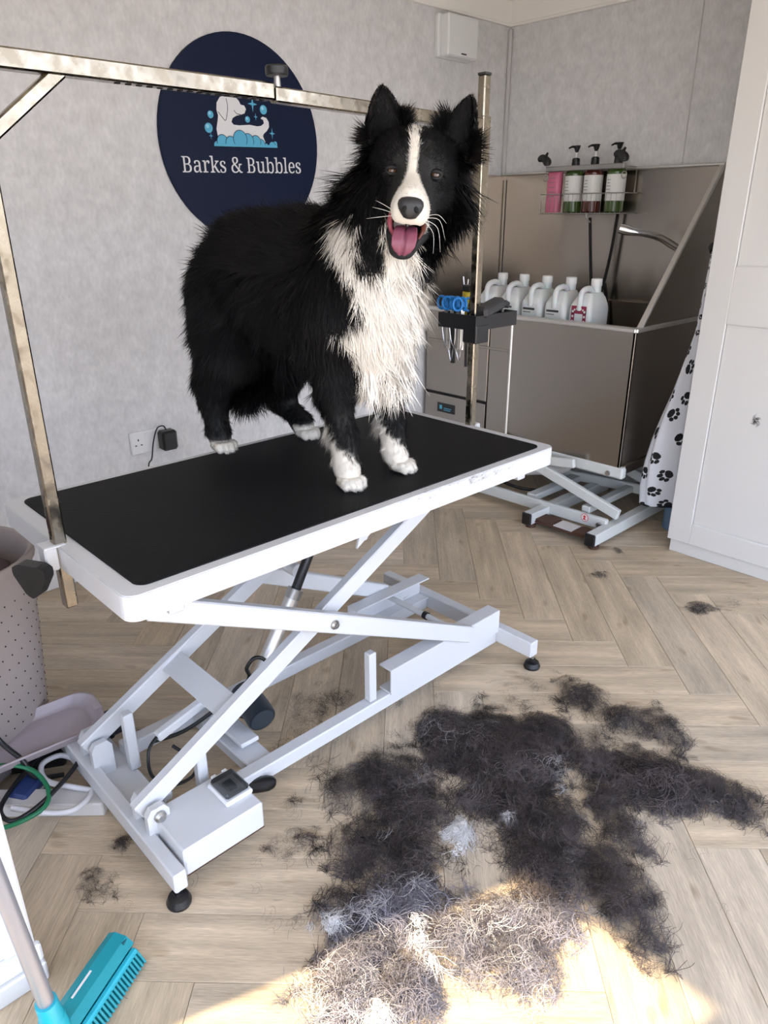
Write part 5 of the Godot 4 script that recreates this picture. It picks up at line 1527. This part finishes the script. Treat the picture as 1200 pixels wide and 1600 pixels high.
func dog_coat(dog: Node3D, b: MB, n_body: int, n_head: int, H: Field) -> void:
	var r := RandomNumberGenerator.new()
	r.seed = 77
	var coats := [Coat.new(), Coat.new(), Coat.new(), Coat.new()]
	var shortc := Coat.new()
	var inv := HF.affine_inverse()
	for t in range(0, b.ix.size(), 3):
		var ia := b.ix[t]
		var A := b.v[ia]
		var B := b.v[b.ix[t + 1]]
		var C := b.v[b.ix[t + 2]]
		var area := (B - A).cross(C - A).length() * 0.5
		var mid := (A + B + C) / 3.0
		var nm := b.n[ia]
		var kind := 0 if ia < n_body else (1 if ia < n_head else 2)
		var l := inv * mid
		# the body under the head's own skin gets no hair, and the other way round
		if kind == 0 and mid.y > 1.2 and mid.z > 0.12 and H.at(l.x, l.y, l.z) < -0.004: continue
		var dens := 30000.0
		var ln := 0.05
		var flow := V(0, -0.5, -1.0)
		var lift := 0.35
		var is_short := false
		if kind == 0:
			if mid.y < 0.70: continue
			if mid.y < 0.745:
				is_short = true; ln = 0.0085; flow = V(0, -1, 0.3); dens = 140000.0; lift = 0.3
			elif mid.y < 0.92 and (mid.z > -0.05 or mid.y < 0.86) and not (absf(mid.x - 0.058) < 0.045 and mid.z < -0.05):
				ln = 0.020; flow = V(0, -1, -0.25); dens = 60000.0
				if nm.z < -0.35 and mid.z > 0.0: ln = 0.034; lift = 0.5
				if mid.z < -0.05 and nm.z < -0.2: ln = 0.026
				if mid.z > 0.0 and mid.y < 0.80: ln = 0.016
			else:
				# trunk
				if mid.z > 0.08: flow = V(0, -1, 0.1); ln = 0.062
				elif mid.y > 1.15: flow = V(0, -0.25, -1); ln = 0.055; lift = 0.6
				else: flow = V(0, -1.0, -0.45); ln = 0.06; lift = 0.42
				if mid.z < -0.3: flow = V(0, -1, -0.35); ln = 0.046; lift = 0.42
				if mid.z < -0.3 and mid.y < 1.05: ln = 0.056
				if mid.y < 1.0: ln = 0.046
				if mid.y < 0.98 and mid.z > 0.0 and white_body(mid, nm) > 0.5: ln = 0.080; lift = 0.25
				if mid.y < 0.98 and mid.z < -0.2 and absf(mid.x - 0.058) < 0.045: ln = 0.10; lift = 0.3; flow = V(0, -1, 0.1)   # tail
				if mid.z > 0.0 and mid.y > 1.2: ln = 0.06; lift = 0.5
		elif kind == 1:
			if l.z > -0.01 and l.y < -0.082 and absf(l.x + 0.004) < 0.036: continue
			if l.y < -0.112 and l.z > 0.0: continue
			if absf(absf(l.x) - 0.0435) < 0.0135 and absf(l.y) < 0.0095 and l.z > -0.03: continue
			if absf(l.x) < 0.027 and absf(l.y + 0.06) < 0.019 and l.z > 0.095: continue
			is_short = true
			ln = clampf(0.0085 + (0.03 - l.z) * 0.16, 0.007, 0.026)
			flow = HF.basis * (V(l.x * 3.0, l.y * 2.0 + 0.03, -0.3)).normalized()
			dens = 130000.0
			lift = 0.42
			if l.z < -0.035 and (absf(l.x) > 0.052 or l.y < -0.05):   # ruff on the cheeks
				is_short = false; ln = 0.082; dens = 46000.0; lift = 0.65
				flow = HF.basis * V(signf(l.x) * 0.55, -1.0, -0.15)
				if l.y > 0.01: flow = HF.basis * V(signf(l.x) * 1.0, -0.6, -0.2); ln = 0.056
			if l.y > 0.055: ln = 0.016
		else:
			is_short = true; ln = 0.008; dens = 110000.0
			flow = HF.basis * V(0, 1, -0.1); lift = 0.3
			if l.y < 0.085: ln = 0.018
			# long fringe along the inner edges and at the foot of the ears
			if (absf(l.x) < 0.068 and l.y < 0.098) or l.y < 0.066:
				is_short = false; ln = 0.042; dens = 75000.0; lift = 0.5
				flow = HF.basis * V(-signf(l.x) * 0.6 if absf(l.x) < 0.066 else signf(l.x) * 0.9, 0.75 if absf(l.x) < 0.066 else 0.05, 0.1)
		var want := area * dens
		var cnt := int(want)
		if r.randf() < want - cnt: cnt += 1
		for k in cnt:
			var u := r.randf()
			var v := r.randf()
			if u + v > 1.0: u = 1.0 - u; v = 1.0 - v
			var p := A + (B - A) * u + (C - A) * v
			var n := (b.n[ia] * (1 - u - v) + b.n[b.ix[t + 1]] * u + b.n[b.ix[t + 2]] * v).normalized()
			var fl := (flow + V(r.randf_range(-1, 1), r.randf_range(-1, 1), r.randf_range(-1, 1)) * 0.34 * flow.length())
			var tn := fl - n * fl.dot(n)
			if tn.length() < 1e-3: tn = n.cross(Vector3.RIGHT)
			var y := (tn.normalized() + n * lift * r.randf_range(0.6, 1.4)).normalized()
			var z := (n - y * n.dot(y)).normalized()
			var x := y.cross(z)
			var w := 0.0
			var ll := inv * p
			if kind == 0: w = white_body(p, n)
			elif kind == 1: w = white_head(ll)
			var g := r.randf_range(0.006, 0.0125) if kind == 0 else r.randf_range(0.003, 0.010)
			var col := Color(g, g * 0.97, g * 1.02)
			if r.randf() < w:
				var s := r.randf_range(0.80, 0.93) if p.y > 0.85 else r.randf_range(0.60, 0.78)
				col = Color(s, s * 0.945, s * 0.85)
				if kind == 1 and ll.y > -0.04 and ll.y < -0.015 and r.randf() < 0.25: col = Color(0.4, 0.36, 0.34)
			elif kind == 2 and l.z > -0.045 and r.randf() < 0.3: col = Color(0.022, 0.014, 0.012)
			var q := ln * r.randf_range(0.75, 1.2)
			if not is_short and r.randf() < 0.04:   # flyaway hair
				y = (y + n * 0.35 + V(r.randf_range(-0.35, 0.35), r.randf_range(-0.35, 0.35), r.randf_range(-0.35, 0.35))).normalized()
				z = (n - y * n.dot(y)).normalized(); x = y.cross(z); q *= 1.12
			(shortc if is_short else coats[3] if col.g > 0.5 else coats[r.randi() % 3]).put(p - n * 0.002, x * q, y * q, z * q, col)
	var hair := mat("dog_hair", Color.WHITE, 0.55)
	hair.vertex_color_use_as_albedo = true
	hair.metallic_specular = 0.25
	for k in 3: coat_node("long_coat", coats[k], tuft_mesh(100 + k, 9, 0.030, 0.10, 0.16, 0.20), hair, dog)
	coat_node("white_coat", coats[3], tuft_mesh(104, 13, 0.026, 0.11, 0.14, 0.16, 0.0, 4, 0.25), hair, dog)
	coat_node("short_coat", shortc, tuft_mesh(200, 7, 0.09, 0.24, 0.12, 0.25, 0.0, 3), hair, dog)

# ================================================================ clipped hair on the floor
func lock_mesh(sd: int, strands: int, width: float, spread: float, curve: float, segs := 9) -> ArrayMesh:   # a wavy lock, one unit long, lying in the x-z plane
	var r := RandomNumberGenerator.new()
	r.seed = sd
	var b := MB.new()
	var main := r.randf_range(-curve, curve)
	for k in strands:
		var p := V(r.randfn(0, spread), r.randf_range(-0.02, 0.10), r.randfn(0, spread))
		var head := r.randfn(0, 0.5)
		var cv := main + r.randfn(0, curve * 0.7)
		var rise := r.randf_range(0.0, 0.22)
		var ln := r.randf_range(0.55, 1.25)
		var ph := r.randf_range(0, TAU)
		var first := b.v.size()
		for s in segs + 1:
			var t := float(s) / segs
			var d := V(cos(head), 0, sin(head))
			var side := V(-d.z, 0.25 * sin(ph + k), d.x)
			var w := width * (0.55 if s == 0 or s == segs else 1.0) * 0.5
			var q := p + V(0, rise * sin(t * PI) + 0.03 * sin(ph + t * 7.0), 0)
			var nn := V(0.2 * sin(ph), 1, 0.2 * cos(ph)).normalized()
			b.vert(q - side * w, nn, Vector2(0, t)); b.vert(q + side * w, nn, Vector2(1, t))
			p += d * ln / segs
			head += cv / segs + 0.12 * sin(ph * 2.0 + t * 9.0)
		for s in segs:
			var i := first + s * 2
			for q in [i, i + 2, i + 1, i + 1, i + 2, i + 3]: b.ix.append(q)
	return b.mesh()

func build_hair() -> void:
	var r := RandomNumberGenerator.new()
	r.seed = 909
	var m := mat("clipped_hair", Color.WHITE, 0.6)
	m.vertex_color_use_as_albedo = true
	m.metallic_specular = 0.4
	var curly := lock_mesh(1, 20, 0.013, 0.075, 2.4)
	var loose := lock_mesh(2, 14, 0.011, 0.17, 3.6)
	var straight := lock_mesh(3, 20, 0.013, 0.09, 1.3)
	var sparse := lock_mesh(6, 4, 0.012, 0.25, 3.2)
	var coil := lock_mesh(4, 9, 0.012, 0.02, 7.0, 16)
	var e := V(0.727, 0, 0.686)     # across
	var g := V(-0.686, 0, 0.727)    # towards the door
	# [pieces: x, z, half length across, half length along, turn], label, tone (0 dark, 1 greyed, 2 white), tufts per square metre, pile height, hair length
	var heaps := [
		[[[0.553, 0.479, 0.080, 0.070, 10], [0.553, 0.617, 0.090, 0.060, 15], [0.606, 0.704, 0.045, 0.085, 0]], "loose dark hair clump nearest the right table foot", 0, 7000.0, 0.020, 0.055],
		[[[0.367, 0.501, 0.054, 0.070, 0]], "compact black hair ball between the two far clumps", 0, 26000.0, 0.034, 0.045],
		[[[0.170, 0.329, 0.060, 0.083, 0], [0.220, 0.478, 0.130, 0.135, 10], [0.186, 0.413, 0.098, 0.093, 0]], "largest black hair heap in the middle of the floor", 0, 24000.0, 0.045, 0.065],
		[[[-0.070, 0.339, 0.115, 0.102, -10], [-0.083, 0.438, 0.088, 0.093, 0]], "brownish black hair heap nearest the front rail of the table", 0, 10000.0, 0.022, 0.060],
		[[[0.412, 0.814, 0.155, 0.078, 12], [0.354, 0.669, 0.062, 0.036, 30]], "long black hair clump at the far right of the hair", 0, 22000.0, 0.035, 0.065],
		[[[0.249, 0.737, 0.030, 0.052, 0]], "small round black hair ball lying by itself under the long clump", 0, 42000.0, 0.030, 0.035],
		[[[0.067, 0.886, 0.056, 0.125, -8], [0.214, 0.825, 0.044, 0.042, 0]], "upright oval dark hair clump at the lower right", 0, 12500.0, 0.030, 0.055],
		[[[0.100, 0.678, 0.088, 0.095, 0], [0.000, 0.748, 0.090, 0.085, 20], [0.091, 0.578, 0.085, 0.077, 0]], "dark and grey mixed hair heap below the largest one", 0, 10000.0, 0.030, 0.060],
		[[[-0.237, 0.466, 0.071, 0.096, 20], [-0.358, 0.515, 0.040, 0.027, 0], [-0.179, 0.533, 0.068, 0.090, 0]], "thin dark hair at the left edge of the heap", 0, 8500.0, 0.020, 0.060],
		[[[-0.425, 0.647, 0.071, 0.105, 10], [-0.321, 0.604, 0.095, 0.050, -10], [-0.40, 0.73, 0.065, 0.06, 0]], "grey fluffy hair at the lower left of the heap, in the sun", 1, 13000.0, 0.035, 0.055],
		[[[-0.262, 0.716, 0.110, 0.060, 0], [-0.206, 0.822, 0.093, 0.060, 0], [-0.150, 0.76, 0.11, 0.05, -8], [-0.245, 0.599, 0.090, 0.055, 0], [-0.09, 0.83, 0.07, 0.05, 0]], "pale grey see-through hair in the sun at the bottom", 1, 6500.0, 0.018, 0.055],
		[[[-0.066, 0.574, 0.022, 0.045, 20]], "white tuft of hair among the dark heap", 2, 30000.0, 0.030, 0.050],
		[[[0.052, 0.61, 0.012, 0.026, -40]], "short white lock right of the white tuft", 2, 34000.0, 0.030, 0.030],
		[[[-0.290, 0.655, 0.014, 0.075, -22]], "long white lock lying in the sunlit grey hair", 2, 17000.0, 0.022, 0.060],
		[[[-0.395, 0.555, 0.034, 0.014, 12]], "white lock at the left edge of the sunlit hair", 2, 22000.0, 0.030, 0.045],
		[[[-0.455, 0.742, 0.024, 0.035, 20]], "white lock at the bottom edge of the photo", 2, 22000.0, 0.030, 0.050],
		[[[1.296, 0.487, 0.036, 0.036, -10]], "small dark hair tuft on the floor in front of the wardrobe", 0, 22000.0, 0.012, 0.035],
		[[[1.406, 0.562, 0.085, 0.035, 0]], "faint scattered hairs right of the tuft before the wardrobe", 0, 2200.0, 0.006, 0.035],
		[[[1.259, 0.119, 0.042, 0.030, 0]], "faint dark hairs on the floor in front of the bath base", 0, 8000.0, 0.006, 0.030],
		[[[1.498, 0.053, 0.012, 0.026, 0]], "tiny dark hair knot beside the bath base foot", 0, 42000.0, 0.014, 0.020],
		[[[-0.606, 0.078, 0.010, 0.026, 40]], "dark hair wisp beside the left base beam of the table", 0, 50000.0, 0.010, 0.025],
		[[[-0.673, 0.117, 0.024, 0.018, 0], [-0.69, 0.15, 0.04, 0.03, 0]], "faint hairs on the floor left of the control box", 0, 7000.0, 0.005, 0.030],
		[[[-0.262, 0.240, 0.018, 0.012, -30], [-0.33, 0.33, 0.06, 0.03, 0]], "curled dark wisp right of the control box", 0, 9000.0, 0.008, 0.030],
		[[[0.10, 0.02, 0.09, 0.06, 0], [-0.10, 0.05, 0.06, 0.05, 0], [0.0, -0.02, 0.10, 0.10, 0]], "thin hair scattered under the grooming table", 0, 2600.0, 0.006, 0.040],
		[[[0.321, 0.143, 0.06, 0.05, 0], [0.42, 0.35, 0.10, 0.07, 0], [0.56, 0.36, 0.07, 0.05, 0], [0.24, 0.25, 0.09, 0.05, 0]], "single curled hairs strewn around the right table foot", 0, 1300.0, 0.004, 0.035],
		[[[0.0, 0.55, 0.50, 0.34, 0], [-0.3, 0.62, 0.22, 0.28, 0]], "fine loose hairs strewn over the floor round the heaps", 0, 620.0, 0.003, 0.040]]
	var total := 0
	for hp in heaps:
		var tone: int = hp[2]
		var cts := [Coat.new(), Coat.new()]
		for pc in hp[0]:
			var area: float = PI * pc[2] * pc[3]
			var cnt := maxi(5, int(area * hp[3] * (0.50 if tone == 0 else 0.75 if tone == 1 else 0.5)))
			var turn := deg_to_rad(pc[4])
			var lump := r.randf_range(0, TAU)
			for k in cnt:
				var a := r.randf_range(0, TAU)
				var rad := 1.12 * pow(r.randf(), 0.78) * (1.0 + 0.24 * sin(3.0 * a + lump) + 0.16 * sin(5.0 * a - lump) + 0.1 * sin(8.0 * a + 2.0 * lump))
				if r.randf() < 0.18: rad *= 1.35
				var q := Vector2(cos(a) * pc[2], sin(a) * pc[3]) * rad
				q = q.rotated(turn)
				var ln: float = hp[5] * r.randf_range(0.65, 1.15)
				var h: float = hp[4] * maxf(0.0, 1.0 - rad * rad * 0.9)
				var y := r.randf() * h + 0.0015
				# strands run round the middle of the heap, so that the heap closes on itself
				var dirn := a + PI / 2 * (1.0 if int(lump * 10) % 2 == 0 else -1.0) + r.randfn(0, 0.7) + turn
				if tone == 2: dirn = (turn if pc[2] > pc[3] else turn + PI / 2) + r.randfn(0, 0.28)
				var d := e * cos(dirn) + g * sin(dirn)
				var up := (V(0, 1, 0) + (e * cos(a) + g * sin(a)) * minf(rad, 1.0) * 0.5).normalized()
				var x := (d - up * d.dot(up)).normalized()
				var z := x.cross(up)
				var p := V(pc[0], y, pc[1]) + e * q.x + g * q.y - x * ln * 0.45
				var c: Color
				var v := r.randf()
				if tone == 0:
					var s := 0.015 + 0.095 * pow(r.randf(), 2.0)
					c = Color(s * 1.15, s * 0.90, s * 0.85)
					if v < 0.10: c = Color(0.11, 0.092, 0.09)
					elif v < 0.118: c = Color(0.34, 0.32, 0.31)
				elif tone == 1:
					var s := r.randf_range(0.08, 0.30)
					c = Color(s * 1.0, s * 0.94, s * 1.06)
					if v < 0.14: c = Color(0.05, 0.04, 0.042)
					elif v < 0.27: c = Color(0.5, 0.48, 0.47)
				else:
					var s := r.randf_range(0.6, 0.85)
					c = Color(s, s * 0.98, s * 0.95)
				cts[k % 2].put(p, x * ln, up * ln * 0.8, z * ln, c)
		var parts: Array = [curly, loose]
		if tone == 2: parts = [straight, coil]
		if hp[3] < 5000.0: parts = [loose, sparse]
		if hp[3] < 1000.0: parts = [sparse, sparse]
		var o: Node3D = thing("hair_clump", hp[1], "hair", Vector3.ZERO, 0.0, "clipped hair on the floor")
		for k in 2:
			if cts[k].n: coat_node("strands", cts[k], parts[k], m, o)
			total += cts[k].n
	# single hairs stuck to the table edge and to the wardrobe door
	var tr := Coat.new()
	for k in 26:
		var x := r.randf_range(0.02, 0.42) if k > 8 else r.randf_range(0.20, 0.36)
		var onf := r.randf() < 0.5
		var p := V(x, 0.692, r.randf_range(0.278, 0.298)) if not onf else V(x, r.randf_range(0.672, 0.690), 0.3012)
		var up := Vector3.UP if not onf else Vector3.BACK
		var d := (V(1, 0, 0.3) if not onf else V(1, 0.35 * r.randf_range(-1, 1), 0)).normalized()
		d = (d - up * d.dot(up)).normalized()
		var ln := r.randf_range(0.02, 0.045)
		tr.put(p, d * ln, up * ln * 0.12, d.cross(up) * ln * 0.5, Color(0.02, 0.018, 0.018))
	var eh: Node3D = thing("edge_hairs", "few dark hairs stuck to the front edge of the grooming table", "hair")
	coat_node("strands", tr, lock_mesh(8, 3, 0.016, 0.08, 3.0), m, eh)
	var wd := Coat.new()
	for k in 7:
		var d := V(0, r.randf_range(-1, 1), r.randf_range(-1, 1)).normalized()
		var up := Vector3.LEFT
		var ln := r.randf_range(0.025, 0.045)
		wd.put(V(1.6575, 0.585, 0.425) - d * ln * 0.3, d * ln, up * ln * 0.2, d.cross(up) * ln, Color(0.02, 0.018, 0.018))
	var dh: Node3D = thing("door_hairs", "small dark hair wisp stuck to the wardrobe door panel", "hair")
	coat_node("strands", wd, lock_mesh(9, 4, 0.018, 0.05, 2.5), m, dh)
